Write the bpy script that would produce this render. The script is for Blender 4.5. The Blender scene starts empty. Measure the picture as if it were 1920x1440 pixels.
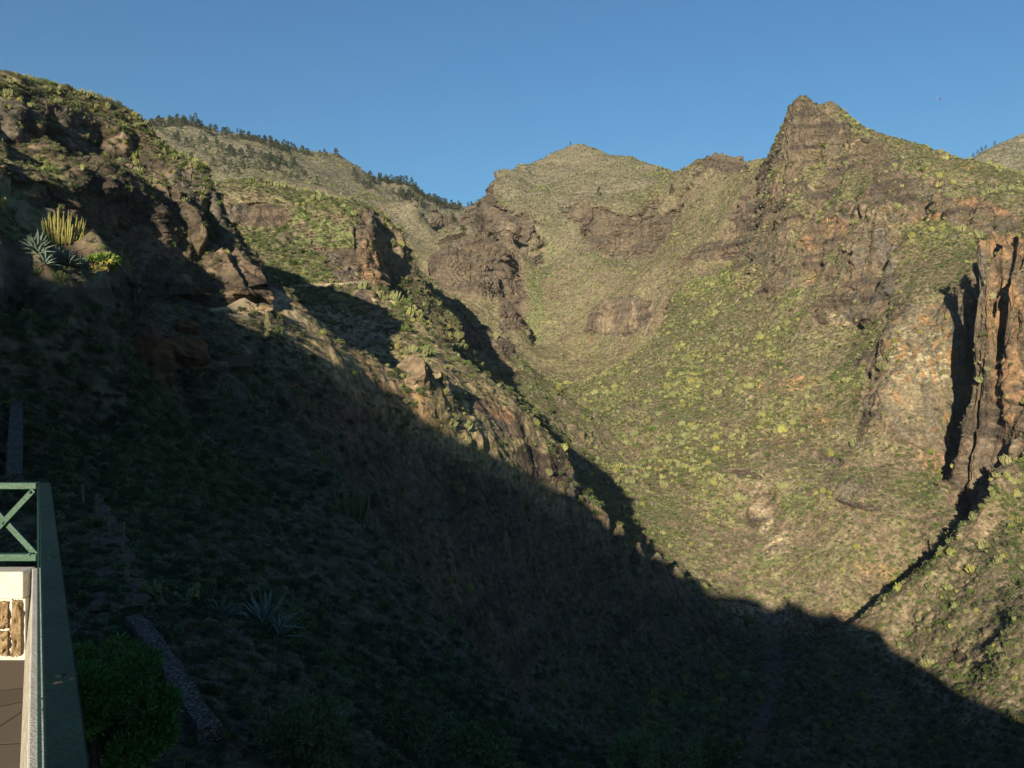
import bpy, bmesh, math, random, sys
import numpy as np
from concurrent.futures import ThreadPoolExecutor
from mathutils import Vector, Matrix

F, CU, CV = 1480.0, 960.0, 720.0          # focal length and centre of the 1920x1440 photograph, in its pixels
DETAIL = 1.0
rng = np.random.default_rng(7)
random.seed(7)
scene = bpy.context.scene
COL = scene.collection

def world(u, v, Y):
    return ((u - CU) / F * Y, Y, (CV - v) / F * Y)

# sun: low, behind the camera and a little to the left
SUN_D = np.array([460.0, 1480.0, -400.0]); SUN_D /= np.linalg.norm(SUN_D)     # direction the light travels
SUN_EL = math.asin(-SUN_D[2]); SUN_AZ = math.atan2(SUN_D[0], SUN_D[1])

# ------------------------------------------------------------------ noise
_LAT = rng.standard_normal((8, 64, 64, 64)).astype(np.float32) * 0.62
def _vn(args):
    x, y, z, s = args
    L = _LAT[s % 8]
    off = 11.37 * (s + 1)
    x = x + off; y = y + off * 1.7; z = z + off * 0.6
    xf = np.floor(x); yf = np.floor(y); zf = np.floor(z)
    x -= xf; y -= yf; z -= zf
    xi = xf.astype(np.int32) & 63; yi = yf.astype(np.int32) & 63; zi = zf.astype(np.int32) & 63
    x = x * x * (3 - 2 * x); y = y * y * (3 - 2 * y); z = z * z * (3 - 2 * z)
    xj = (xi + 1) & 63; yj = (yi + 1) & 63; zj = (zi + 1) & 63
    a = L[xi, yi, zi]; a += (L[xj, yi, zi] - a) * x
    b = L[xi, yj, zi]; b += (L[xj, yj, zi] - b) * x
    a += (b - a) * y
    c = L[xi, yi, zj]; c += (L[xj, yi, zj] - c) * x
    d = L[xi, yj, zj]; d += (L[xj, yj, zj] - d) * x
    c += (d - c) * y
    return a + (c - a) * z
POOL = ThreadPoolExecutor(4)
def noise(x, y, z, s):
    x, y, z = [np.asarray(q, np.float32) for q in (x, y, z)]
    sh = x.shape; x = x.ravel(); y = y.ravel(); z = z.ravel()
    n = len(x)
    if n < 20000: return _vn((x, y, z, s)).reshape(sh)
    k = np.linspace(0, n, 17).astype(int)
    out = list(POOL.map(_vn, [(x[a:b], y[a:b], z[a:b], s) for a, b in zip(k[:-1], k[1:])]))
    return np.concatenate(out).reshape(sh)
def sstep(a, b, x):
    t = np.clip((x - a) / (b - a), 0, 1); return t * t * (3 - 2 * t)

# ------------------------------------------------------------------ relief of the gorge: crest, gully and slope lines
# each line is a list of (u, v, Y): where a point of the ground appears in the photograph and how far ahead it lies in metres
LINES = [
 # left cliff: crest, behind it, foot
 [(-220,125,95),(0,150,112),(100,168,122),(200,193,130),(260,222,133),(300,268,134),(340,298,134),(398,335,132),(408,378,132),(436,440,133),(478,486,134),(492,520,134),(497,545,133)],
 [(-220,200,145),(0,215,158),(100,230,166),(200,260,172),(300,345,165),(400,440,165),(490,590,165)],
 [(-200,390,58),(0,400,70),(100,434,83),(200,470,98),(300,532,112),(360,556,118),(430,570,124),(480,562,129)],
 # step of the cliff
 [(0,345,82),(100,335,94),(200,335,109),(260,345,118)],
 [(0,298,100),(100,288,111),(200,298,121),(280,328,127)],
 [(-220,140,104),(0,162,121),(100,180,131),(200,206,139),(260,236,142)],
 [(-100,160,103),(0,172,110),(100,190,119),(200,216,127)],
 # ledge with agaves, its edge
 [(-200,430,42),(0,462,43),(60,480,45),(110,490,47),(200,508,50),(260,532,55),(300,556,63)],
 [(0,430,50),(60,446,52),(116,452,53),(200,480,58)],
 [(-200,560,39),(0,590,40),(100,600,42),(200,615,47),(300,640,60),(380,650,75)],
 # terrace wall and path below it
 [(-200,690,36),(0,705,40),(120,712,56),(210,714,72),(330,700,77),(430,690,82),(480,690,88)],
 [(380,600,98),(440,590,112),(500,585,122)],
 # rib in front: crest
 [(497,562,130),(520,532,134),(545,548,135),(590,598,137),(650,638,140),(700,668,143),(740,690,146),(757,702,148),(775,676,149),(795,676,151),(812,694,153),(835,694,157)],
 [(500,640,148),(560,660,152),(650,730,160),(740,760,166)],
 # lower slope of the second spur over that hollow
 [(600,565,222),(680,585,214),(740,615,200),(790,655,182),(825,688,166)],
 [(480,560,226),(540,542,230),(620,536,236),(690,529,243)],
 # second spur: crest, nose and long lower crest
 [(300,375,290),(415,355,280),(480,350,285),(560,362,290),(640,380,292),(685,392,291),(698,404,288),(702,450,276),(714,510,262),(723,556,251),(745,570,249),(770,575,248),(796,598,236),(822,627,222),(858,658,207),(880,682,197),(902,704,190),(936,753,185),(969,787,184),(991,820,185),(1036,851,190),(1080,893,198),(1130,945,208),(1200,1012,222),(1300,1085,241),(1420,1138,262)],
 [(420,370,277),(480,374,279),(540,388,278)],
 [(425,412,273),(485,417,274),(545,412,274)],
 [(415,440,262),(480,450,258),(560,460,262),(640,470,264)],
 [(300,420,400),(415,430,380),(560,440,380),(660,450,370)],
 # gully right of it and the third spur
 [(700,412,297),(720,500,288),(740,560,276),(765,600,268),(800,640,260),(880,730,238),(936,805,227),(991,875,222),(1036,930,222),(1130,1020,230),(1300,1130,256)],
 [(690,398,302),(745,440,310),(772,495,315),(785,515,318),(802,545,323)],
 [(760,520,360),(800,590,370)],
 [(790,548,372),(830,562,382),(870,574,390),(893,582,395),(913,613,398),(931,635,402),(947,655,392),(991,682,394),(1035,724,404),(1080,771,432)],
 [(815,590,366),(842,604,370),(852,640,366),(872,684,352)],
 [(862,612,386),(880,660,380),(900,712,350)],
 [(960,735,325),(1000,765,332),(1040,795,348)],
 [(930,770,285),(985,822,274),(1020,850,270)],
 [(820,640,450),(870,660,480),(930,715,490),(991,745,465),(1040,768,460)],
 # foot of the far slope behind the third spur and the stream beyond
 [(1085,768,442),(1035,732,500),(991,697,560),(947,668,600),(900,620,590),(850,590,570),(800,560,540),(740,520,500)],
 # head of the gorge: lower rock face, upper towers
 [(1000,640,650),(985,600,670),(975,540,690),(968,500,720),(975,440,760),(985,390,800)],
 [(840,548,640),(900,545,640),(950,560,650)],
 [(825,470,690),(870,448,700),(920,460,710),(955,500,705)],
 [(760,470,760),(790,500,720),(815,520,680)],
 [(880,460,760),(930,455,770),(968,455,775)],
 [(896,384,822),(904,384,822),(912,393,838),(922,379,816),(940,376,813),(958,386,811),(972,400,808)],
 [(908,402,856),(914,404,856),(911,430,850)],
 [(978,412,848),(981,440,842)],
 [(792,402,1035),(798,425,1030),(806,440,1000)],
 [(894,436,790),(908,442,812),(920,448,786),(945,452,783),(974,454,781)],
 [(984,405,850),(990,455,832),(986,520,765)],
 [(872,398,890),(886,405,930),(893,400,985),(902,394,1030),(912,382,1070),(920,360,1110)],
 [(1040,312,1070),(1005,345,1000),(965,372,900)],
 [(840,470,860),(826,452,900),(803,430,950),(790,400,985)],
 [(778,440,900),(780,400,925),(784,376,940)],
 [(812,428,985),(830,432,985),(850,436,990)],
 [(812,392,1005),(832,398,1008),(850,404,1010)],
 [(850,420,1150),(810,400,1150)],
 # central mountain
 [(905,385,930),(915,350,980),(928,315,1020),(970,300,1060),(1010,296,1090),(1060,272,1120),(1088,265,1130),(1120,278,1120),(1160,300,1090),(1195,304,1060),(1240,322,1000),(1283,337,900),(1300,325,800),(1308,298,720),(1330,293,700),(1350,302,690),(1390,312,660),(1422,318,620),(1436,300,570)],
 [(905,470,1300),(1000,380,1500),(1088,360,1500),(1200,380,1400),(1290,420,1200),(1350,400,900),(1420,420,800)],
 [(960,370,930),(1000,350,950),(1080,330,960),(1180,350,900),(1250,370,810)],
 # pine mountain on the left
 [(-220,190,1250),(0,205,1250),(200,225,1250),(285,226,1270),(330,224,1290),(400,240,1310),(480,258,1330),(540,276,1350),(600,290,1370),(635,290,1380),(660,312,1390),(700,333,1400),(760,343,1420),(800,370,1450),(838,388,1500),(870,388,1560),(905,385,1620)],
 [(0,300,1700),(300,320,1700),(600,380,1800),(840,450,2000),(905,450,2000)],
 [(420,345,900),(520,345,920),(600,350,940),(680,390,900),(740,420,860)],
 [(300,400,600),(500,420,620),(640,430,640),(700,430,700)],
 # big slope on the right
 [(1090,720,560),(1120,640,620),(1130,560,660),(1130,490,710),(1080,420,800)],
 [(1060,835,360),(1120,800,390),(1180,720,480),(1250,600,540),(1300,500,580),(1330,400,640)],
 [(1090,880,320),(1150,905,322),(1250,955,310),(1350,1030,285),(1420,1120,266)],
 [(1200,860,375),(1300,800,380),(1400,700,410),(1420,600,450),(1420,500,490),(1420,400,550)],
 [(1440,980,296),(1500,900,305),(1550,760,345),(1560,650,380),(1540,560,415),(1520,450,460)],
 [(1480,1100,266),(1560,1020,270),(1600,900,287)],
 # crag and its crest
 [(1436,300,566),(1448,275,552),(1464,238,540),(1474,207,524),(1500,190,515),(1530,196,512),(1545,190,510),(1565,190,508),(1582,208,505),(1640,240,490),(1700,272,470),(1760,300,455),(1820,322,440),(1920,345,420),(2060,372,400),(2200,400,380)],
 [(1480,330,700),(1560,300,700),(1700,370,680),(1820,420,650),(1920,440,620),(2200,480,560)],
 [(1488,216,505),(1540,213,500),(1582,226,493)],
 [(1500,214,534),(1565,212,528),(1640,262,512)],
 [(1480,300,505),(1540,290,492),(1600,300,470),(1660,320,442)],
 [(1480,400,470),(1560,395,440),(1640,385,408)],
 # upper dark cliff band and the ledge ridge
 [(1640,332,418),(1680,320,419),(1720,336,412),(1742,352,407)],
 [(1640,378,411),(1690,403,402),(1736,415,397)],
 [(1756,368,418),(1758,402,408)],
 [(1758,362,392),(1790,375,380),(1830,392,368),(1860,400,360),(1920,400,356),(2100,420,340)],
 [(1780,410,383),(1815,428,371),(1848,446,358)],
 [(1870,436,345),(1920,442,340)],
 [(1530,548,408),(1580,562,401),(1640,556,391)],
 [(1535,592,400),(1585,607,393),(1640,592,383)],
 [(1110,386,800),(1160,402,768),(1220,412,716)],
 [(1115,450,778),(1170,470,742),(1225,466,697)],
 [(1120,562,648),(1180,564,610),(1230,577,576)],
 [(1125,615,634),(1180,623,597),(1230,627,564)],
 [(1290,470,600),(1330,452,585),(1380,450,570)],
 [(1295,500,592),(1335,490,577),(1385,482,560)],
 [(1380,880,318),(1430,890,312),(1470,905,305)],
 [(1385,905,313),(1435,925,306),(1472,935,300)],
 [(1600,470,408),(1700,480,370),(1790,490,340)],
 # pale wall: top and foot
 [(1630,650,354),(1627,745,330)],
 [(1646,650,341),(1680,605,336),(1720,600,331),(1750,592,328),(1790,552,322),(1825,500,318)],
 [(1640,745,318),(1660,795,308),(1700,825,303),(1750,845,299),(1815,862,294)],
 [(1600,820,318),(1640,870,300),(1700,900,286),(1770,920,274)],
 [(1660,980,266),(1740,1000,258),(1790,960,262)],
 # gully between it and the near buttress
 [(1835,505,325),(1845,600,312),(1852,700,302),(1858,820,292),(1835,930,272),(1790,1010,262),(1720,1075,254),(1640,1150,246),(1600,1190,240),(1520,1195,236)],
 # near buttress: rim, edge, face
 [(1853,446,287),(1880,444,284),(1920,448,281),(2000,455,276),(2200,470,262)],
 [(1858,450,297),(1890,452,297),(1930,456,293),(2000,462,288),(2200,480,276)],
 [(1900,486,276),(1960,500,268),(2060,510,261)],
 [(1868,500,318),(1920,495,312),(2050,505,305)],
 [(1846,468,286),(1841,498,280),(1849,528,274),(1839,592,272),(1851,640,271),(1843,700,270),(1859,760,268),(1853,800,267),(1868,870,262)],
 [(1872,570,280),(1876,640,279),(1880,720,277),(1886,800,273)],
 [(1826,930,296),(1830,945,284)],
 [(1834,948,266)],
 [(1885,480,277),(1892,530,269),(1895,590,266),(1893,660,263),(1900,760,258),(1920,850,248)],
 [(1925,540,265),(1935,640,260),(1935,740,253),(1950,840,242)],
 [(2050,560,245),(2060,720,238),(2060,860,225),(2200,700,220)],
 [(1905,868,240),(1882,893,233),(1844,952,228),(1838,1020,224),(1740,1072,222),(1640,1130,232),(1615,1168,236)],
 [(1925,928,232),(1900,1000,217),(1860,1060,209),(1800,1150,202),(1700,1180,216)],
 [(2060,980,200),(1960,1080,192),(1920,1120,186),(1900,1200,176),(1800,1290,182),(1700,1270,200)],
 [(2200,1180,165),(2000,1280,162),(1920,1345,158),(1800,1400,160),(1700,1400,168),(1580,1340,188),(1530,1240,212)],
 [(2200,1450,125),(1920,1470,136),(1700,1520,140),(1550,1460,160)],
 # stream bed
 [(1432,1145,262),(1446,1200,240),(1456,1260,215),(1450,1320,195),(1422,1380,178),(1398,1440,163),(1385,1520,148),(1400,1640,128),(1400,1900,100)],
 # shaded slope on the left bank
 [(560,690,119),(650,728,127),(730,775,137),(800,815,146),(880,850,157),(950,888,167)],
 [(740,726,150),(800,745,155),(870,772,166),(930,826,172)],
 [(620,780,116),(700,870,128),(850,960,150),(960,960,168),(1060,980,188),(1150,1050,212),(1280,1130,240)],
 [(640,860,108),(760,1000,126),(900,1100,148),(1050,1150,176),(1200,1200,204),(1350,1205,235)],
 [(700,1080,100),(850,1200,130),(1000,1300,150),(1150,1350,165),(1330,1330,190)],
 [(900,1420,105),(1100,1480,120),(1280,1500,140)],
 # near hillside: its skyline, its lee, its ground
 [(480,740,84),(540,790,78),(600,838,69),(680,935,58),(745,1050,50),(850,1195,43),(960,1320,37),(1100,1395,34),(1260,1420,31),(1400,1480,28),(1700,1650,24)],
 [(560,812,100),(640,920,90),(720,1020,80),(820,1180,68),(930,1330,56),(1100,1480,52),(1300,1560,50),(1700,1800,40)],
 [(330,760,66),(400,820,57),(480,900,50),(560,1010,42),(640,1120,34),(740,1230,31),(900,1390,27),(1150,1500,24)],
 [(0,780,36),(100,800,38),(200,820,42),(300,880,38)],
 [(0,900,29),(100,940,28),(170,965,28),(240,1000,27),(330,1040,26),(430,1090,25),(530,1170,23),(640,1270,21)],
 [(120,1060,22),(200,1085,21),(260,1140,18.5),(320,1240,15.5),(390,1345,13),(430,1440,11.5),(480,1560,10)],
 [(100,1200,16),(200,1260,14.5),(260,1340,12.5),(300,1440,11)],
 [(420,1200,18),(520,1300,16),(640,1420,14),(800,1560,13),(1100,1800,12)],
 [(-200,900,27),(-200,1150,17),(-200,1500,10),(0,1300,13),(0,1600,9.5),(200,1750,8)],
 [(-200,2000,6),(300,2000,6.2),(900,2200,6.5),(1500,2300,7.5),(2200,2400,9)],
 [(2200,1700,60),(1900,1900,50),(2200,2100,25)],
 # pale far mountain on the right
 [(1740,340,1900),(1800,318,1900),(1822,300,1900),(1850,287,1900),(1880,270,1900),(1920,251,1900),(2000,225,1900),(2200,215,1900)],
 [(1650,400,1500),(1800,390,1500),(1950,370,1500),(2200,360,1500)],
 [(1500,420,1900),(1650,390,1900)],
 [(-220,420,2500),(400,420,2500),(1000,430,2500),(1500,430,2500),(1900,360,2500),(2200,340,2500)],
]
def _ctrl():
    P = []
    for L in LINES:
        q = np.array([((u - CU) / F, math.log(Y), (v - CV) / F) for u, v, Y in L])
        for a, b in zip(q[:-1], q[1:]):
            n = max(1, int(np.linalg.norm((b - a)[:2]) / 0.035))
            for k in range(n): P.append(a + (b - a) * k / n)
        P.append(q[-1])
    P = np.array(P)
    keep = []
    for i in range(len(P)):
        if all((P[i, 0] - P[j, 0]) ** 2 + (P[i, 1] - P[j, 1]) ** 2 > 0.005 ** 2 for j in keep): keep.append(i)
    return P[keep]
CP = _ctrl()
def _rbf():
    n = len(CP)
    d = np.sqrt(((CP[:, None, :2] - CP[None, :, :2]) ** 2).sum(-1) + 0.004 ** 2)
    A = np.zeros((n + 3, n + 3)); A[:n, :n] = d
    A[:n, n] = 1; A[:n, n + 1:] = CP[:, :2]; A[n, :n] = 1; A[n + 1:, :n] = CP[:, :2].T
    return np.linalg.solve(A, np.concatenate([CP[:, 2], [0, 0, 0]]))
RW = _rbf()
def slope_v(a, b):
    """(v-CV)/F of the ground at tangent a and log distance b."""
    sh = a.shape; a = a.ravel().astype(np.float32); b = b.ravel().astype(np.float32)
    cp = CP.astype(np.float32); w = RW.astype(np.float32); n = len(CP)
    def part(k):
        aa = a[k]; bb = b[k]
        o = w[n] + w[n + 1] * aa + w[n + 2] * bb
        o += np.sqrt((aa[:, None] - cp[None, :, 0]) ** 2 + (bb[:, None] - cp[None, :, 1]) ** 2 + 1.6e-5) @ w[:n]
        return o
    ch = [slice(i, i + 8192) for i in range(0, len(a), 8192)]
    return np.concatenate(list(POOL.map(part, ch))).reshape(sh)
# ------------------------------------------------------------------ ground mesh: a polar sheet with even spacing along its own profile
U0, U1 = -170, 2090
NC = int(1400 * DETAIL); NR = int(2500 * DETAIL)
UA = (np.linspace(U0, U1, NC) - CU) / F
B0, B1 = math.log(6.5), math.log(2450)
def build_profile():
    nc, nb = 420, 1500
    ua = np.linspace(UA[0], UA[-1], nc); bb = np.linspace(B0, B1, nb)
    A, B = np.meshgrid(ua, bb, indexing='ij')
    V = slope_v(A, B)
    # spacing weight: full where the camera can see it, coarse elsewhere, smoothed sideways so that neighbours agree
    run = np.minimum.accumulate(np.concatenate([np.full((nc, 1), 9.), V[:, :-1]], 1), 1)
    vis = (V < run + 0.02).astype(float)
    Z = -V * np.exp(B); dz = np.diff(Z, axis=1); dy = np.diff(np.exp(B), axis=1)
    ym = np.exp((B[:, 1:] + B[:, :-1]) / 2)
    ds = np.sqrt(dz ** 2 + (0.45 * dy) ** 2) / ym
    w = ds * (0.16 + 0.84 * vis[:, 1:]) + 0.00035
    w *= 0.35 + 0.65 * sstep(12, 90, ym)
    k = np.exp(-0.5 * (np.arange(-14, 15) / 6.0) ** 2); k /= k.sum()
    wp = np.pad(w, ((14, 14), (0, 0)), mode='edge')
    w = sum(k[i] * wp[i:i + nc] for i in range(29))
    S = np.concatenate([np.zeros((nc, 1)), np.cumsum(w, 1)], 1); S /= S[:, -1:]
    return ua, bb, V, S
_ua, _bb, _V, _S = build_profile()
def grid():
    t = np.linspace(0, 1, NR)
    bc = np.array([np.interp(t, _S[i], _bb) for i in range(len(_ua))])
    f = np.interp(UA, _ua, np.arange(len(_ua))); i0 = np.clip(f.astype(int), 0, len(_ua) - 2); fr = (f - i0)[:, None]
    return bc[i0] * (1 - fr) + bc[i0 + 1] * fr
GB = grid()
def bil(B):
    """bilinear look-up of the profile at every column."""
    f = np.interp(UA, _ua, np.arange(len(_ua))); i0 = np.clip(f.astype(int), 0, len(_ua) - 2); fr = (f - i0)[:, None]
    g = (B - B0) / (B1 - B0) * (len(_bb) - 1); j0 = np.clip(g.astype(int), 0, len(_bb) - 2); fg = g - j0
    I = i0[:, None]
    return (_V[I, j0] * (1 - fg) + _V[I, j0 + 1] * fg) * (1 - fr) + (_V[I + 1, j0] * (1 - fg) + _V[I + 1, j0 + 1] * fg) * fr
GV = bil(GB)
GY = np.exp(GB); GX = UA[:, None] * GY; GZ = -GV * GY
P = np.stack([GX, GY, GZ], -1).astype(np.float32)
def normals(P):
    du = np.gradient(P, axis=0); dv = np.gradient(P, axis=1)
    n = np.cross(du, dv); n /= np.maximum(np.linalg.norm(n, axis=-1, keepdims=True), 1e-9)
    return np.where(n[..., 2:3] < 0, -n, n)
N = normals(P)
PU = CU + F * GX / GY; PV = CV + F * GV            # where each point of the sheet shows in the photograph
X, Y, Z = [P[..., i].astype(np.float32) for i in range(3)]
steep = np.sqrt(np.clip(1 - N[..., 2] ** 2, 0, 1))
def fbm(sc, octs, seed, zs=1.0, gain=0.5):
    o = 0; a = 1.0; tot = 0
    for k in range(octs):
        o = o + a * noise(X / sc, Y / sc, Z * zs / sc, seed + k); tot += a; a *= gain; sc = sc / 2.07
    return o / tot
# ------------------------------------------------------------------ where bare rock, orange earth, pale tuff and fresh green lie
def blob(u, v, ru, rv, ang=0, y0=0, y1=9e9, hard=0.55):
    c, s = math.cos(math.radians(ang)), math.sin(math.radians(ang))
    du = (PU - u); dv = (PV - v)
    x = (du * c + dv * s) / ru; y = (-du * s + dv * c) / rv
    r = np.sqrt(x * x + y * y)
    return (1 - sstep(hard, 1.25, r)) * ((GY > y0) & (GY < y1))
def mask(L):
    o = np.zeros_like(PU)
    for b in L: o = np.maximum(o, blob(*b))
    return o
n40 = fbm(40, 4, 0); n12 = fbm(12, 4, 3); n4 = fbm(4, 3, 5); n150 = fbm(160, 3, 2)
ROCK = mask([
 (230,300,230,70,22,60,150),(300,420,200,70,20,60,150),(430,490,70,80,0,60,150),(100,260,140,50,15,60,150),(340,560,110,22,8,60,150),(300,640,70,50,0,60,110),
 (525,560,34,26,40,100,150),(470,575,60,14,5,100,150),
 (490,400,60,28,5,200,330),(580,470,50,8,-8,200,330),(700,470,34,80,-10,200,330),(660,500,60,40,20,200,330),(740,470,40,70,30,280,330),(700,565,50,26,25,200,330),
 (790,680,26,20,0,130,215),(720,600,40,14,35,150,270),(930,640,50,34,40,330,430),(870,620,60,30,30,330,430),
 (960,790,40,26,35,150,260),(920,770,60,14,30,150,215),(1010,870,50,30,30,150,262),
 (930,420,60,52,0,700,1000),(900,370,30,40,0,800,1100),(850,400,45,30,10,800,1200),(890,505,90,60,10,600,800),(960,540,30,90,0,600,800),(850,440,40,40,0,600,800),
 (1160,440,80,50,10,500,900),(1100,400,60,26,10,500,1000),(1165,595,56,30,-15,380,800),
 (1520,235,50,36,20,400,600),(1360,305,60,18,15,500,800),(1640,300,80,40,30,380,520),(1700,370,70,50,0,360,460),(1720,350,40,40,0,360,460),(1560,430,50,26,-20,380,600),
 (1830,400,110,34,12,320,420),(1590,440,60,28,0,360,480),(1700,368,60,40,0,380,440),(1335,475,50,16,0,500,640),(480,393,60,20,0,262,290),(1590,570,80,36,-15,330,460),
 (1740,720,95,130,0,270,345),(1700,600,90,30,10,290,345),(1640,720,24,60,0,290,360),(1880,640,60,220,0,180,300),(1890,470,60,30,0,180,300),
 (1430,955,30,44,35,250,340),(1452,1030,14,30,45,240,340),(1380,880,60,8,15,250,400),(1560,860,70,9,25,250,340),(1620,950,60,7,15,250,320),
 (1890,890,34,30,0,150,250),(1790,1230,30,16,20,150,240),
])
ORANGE = mask([
 (1490,715,45,12,-8,250,600),(1420,722,40,9,0,250,600),(1285,680,16,5,0,250,800),(1545,780,30,16,40,250,500),(1560,425,26,20,0,300,600),(1520,520,14,12,0,300,600),(1515,455,18,14,0,300,600),
 (1890,462,60,24,8,180,310),(1880,590,40,80,0,180,310),(1890,720,30,90,0,180,310),(1760,860,40,14,20,250,340),(1840,385,70,10,15,320,420),(1740,410,30,10,0,320,420),
 (715,590,34,22,40,200,270),(690,575,40,9,20,200,270),(700,500,30,50,0,220,300),(660,650,60,12,42,120,190),(740,720,70,40,25,130,215),(780,790,60,30,20,130,215),(930,770,50,14,25,150,215),(1000,830,30,12,40,150,215),(700,720,40,20,40,120,200),
 (545,560,25,18,45,120,150),(480,580,70,9,4,100,150),(330,620,40,30,0,60,110),(720,465,12,60,0,260,300),
 (1760,870,40,20,20,250,330),(1590,1165,60,16,20,200,280),(1650,1080,60,26,20,180,300),(640,770,120,60,20,90,200),(1800,300,60,12,25,380,470),
])
PALE = mask([
 (1425,950,26,22,35,250,340),(1440,985,12,26,30,250,340),(1455,1020,20,34,45,240,340),(1440,885,22,7,10,250,400),(1140,610,12,18,0,400,800),(1185,590,9,30,0,400,800),(1570,600,30,12,20,300,480),
 (955,435,14,22,0,700,900),(525,565,26,22,45,120,150),(460,583,60,7,6,100,150),(560,590,26,12,45,120,150),
 (1420,1140,60,24,10,240,290),(760,710,60,18,15,130,215),(1890,290,90,50,0,1700,2500),(880,400,30,14,0,1000,1300),
])
GREEN = mask([
 (1140,495,60,10,-14,500,900),(1130,470,40,8,-14,500,900),(1555,485,26,22,-50,300,600),(1540,600,30,16,0,300,600),(1470,560,40,14,-30,300,600),(1580,700,30,26,-40,280,500),(1640,630,30,40,0,280,480),
 (1085,790,40,10,-35,380,560),(1130,740,60,9,-38,400,600),(1060,820,40,10,-20,300,560),(1010,540,26,120,5,520,800),(1440,1045,22,16,0,240,340),(1490,950,40,26,10,240,340),(1720,920,40,40,20,240,300),(1830,1260,40,18,10,150,240),
 (600,370,100,20,8,240,300),(540,430,90,50,0,230,300),(560,510,90,40,5,220,290),(620,440,90,30,0,220,290),(760,520,40,40,0,290,330),(880,580,70,20,5,340,420),(980,720,70,50,40,330,520),(1020,790,30,30,20,300,520),(1330,860,50,20,20,250,400),(1230,980,60,50,10,250,400),
])
LICHEN = blob(1720, 670, 80, 60, 0, 270, 345)
# ------------------------------------------------------------------ displacement
nr = 0.55 * n12 + 0.40 * n4 + 0.35 * n40
rk = ROCK * 0.75 + sstep(0.74, 0.92, steep + 0.12 * n12) * 0.55 + 0.10 * sstep(0.5, 0.7, steep)
WEDGE = sstep(108, 118, GY) * (1 - sstep(205, 225, GY)) * sstep(500, 540, PU) * (1 - sstep(1020, 1080, PU)) * sstep(560, 600, PV) * (1 - sstep(20, 70, PV - np.interp(PU, [420, 560, 730, 800, 1000, 1100], [580, 640, 745, 790, 885, 960])))
SHADE_AREA = ((PU < 1440) & (GY < 262)) * sstep(10, 80, PV - np.interp(PU, [0, 300, 420, 560, 730, 800, 1000, 1160, 1300, 1440], [560, 570, 585, 645, 750, 795, 890, 1000, 1085, 1145]))  # area inside the cast shadow edge, where the ground colour is darkened
SHADE_AREA = np.maximum(SHADE_AREA, sstep(20, 70, PV - np.interp(PU, [1400, 1560, 1700, 1760, 1920, 2100], [1145, 1150, 1202, 1292, 1345, 1380])) * (PU >= 1400))
APRON = sstep(1560, 1640, PU) * sstep(930, 980, PV) * (1 - sstep(225, 240, GY))
RIM = sstep(1825, 1845, PU) * (1 - sstep(520, 590, PV)) * sstep(425, 440, PV) * ((GY > 250) & (GY < 304))
rk = sstep(0.40, 0.62, rk + 0.50 * nr - 0.35 * WEDGE - 0.25 * APRON)
lim = np.clip(GY * 0.011, 0.12, 4.2).astype(np.float32)
far = sstep(450, 900, GY)
gul = np.abs(fbm(60, 4, 1, 0.35)) ; gul2 = np.abs(fbm(150, 4, 6, 0.35))
mid = np.abs(fbm(26, 4, 7, 0.5))
d = lim * (1.5 * (gul - 0.25) + 0.8 * (mid - 0.25)) * (1 - far) + far * (18 * (gul2 - 0.25) + 7 * (gul - 0.25))
d += 0.7 * np.minimum(lim, 1.6) * n12 + np.minimum(0.4 * lim, 0.45) * n4
rough = fbm(1.6, 2, 4)
d += np.minimum(0.10 * lim, 0.16) * rough
# rock: columns, ledges, overhanging blocks
col = np.abs(noise(X / 6.5 + n4 * 0.35, Y / 6.5, Z / 40, 1)) ; col2 = np.abs(noise(X / 2.4, Y / 2.4, Z / 14 + n4 * 0.3, 2))
warp = Z + 3.0 * n40 + 0.8 * n4
st = noise(X / 60, Y / 60, warp / 2.6, 5) + 0.5 * noise(X / 30, Y / 30, warp / 1.1, 6)
big = np.abs(noise(X / 17 + n12 * 0.4, Y / 17, Z / 60, 7))
LEFT = ((GY > 55) & (GY < 150) & (PU < 500)).astype(np.float32)
PALEWALL = blob(1740, 700, 100, 150, 0, 270, 350)
amp = lim * rk * (1 - 0.6 * WEDGE) * (1 - 0.75 * RIM) * (1 - 0.65 * PALEWALL) * np.where((GY > 120) & (GY < 215) & (PU > 560) & (PU < 1100), 0.5, 1.0)
crest = np.interp(PU[:, 0], [-220, 0, 100, 200, 260, 300, 340, 398, 436, 478, 497], [125, 150, 168, 193, 222, 268, 298, 335, 440, 486, 540])[:, None]
q = (PV - crest) / 105.0 + 0.5 * n40 + 0.25 * n12
q = q - np.floor(q)
LF = LEFT * sstep(66, 84, GY) * sstep(20, 60, PV - crest)
CS = math.cos(SUN_AZ) * X - math.sin(SUN_AZ) * Y
LF2 = LF * sstep(-72, -80, CS)
d += LF * (1.0 * (col2 - 0.3) + 0.7 * n4 + 0.25 * rough) + LF2 * (2.8 * (0.5 - q) * sstep(0.0, 0.10, q) + 3.6 * (np.abs(noise(X / 8 + 0.4 * n12, Y / 8, Z / 22, 3)) - 0.35) + 1.4 * (col - 0.3))
d = np.where((LEFT > 0) & (CS > -79) & (GY < 122), np.minimum(d, 0.1) - 0.6 * sstep(66, 80, GY), d)
d += amp * (0.80 * (col - 0.3) + 0.40 * (col2 - 0.3) + 0.17 * st + 0.9 * (big - 0.3) * (1 - far))
d += far * rk * (20 * (np.abs(noise(X / 36 + n40 * 0.4, Y / 36, Z / 200, 3)) - 0.3) + 7 * np.floor(2.5 * noise(X / 16, Y / 16, Z / 24, 6)) / 2.5 + 1.8 * st)
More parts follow.
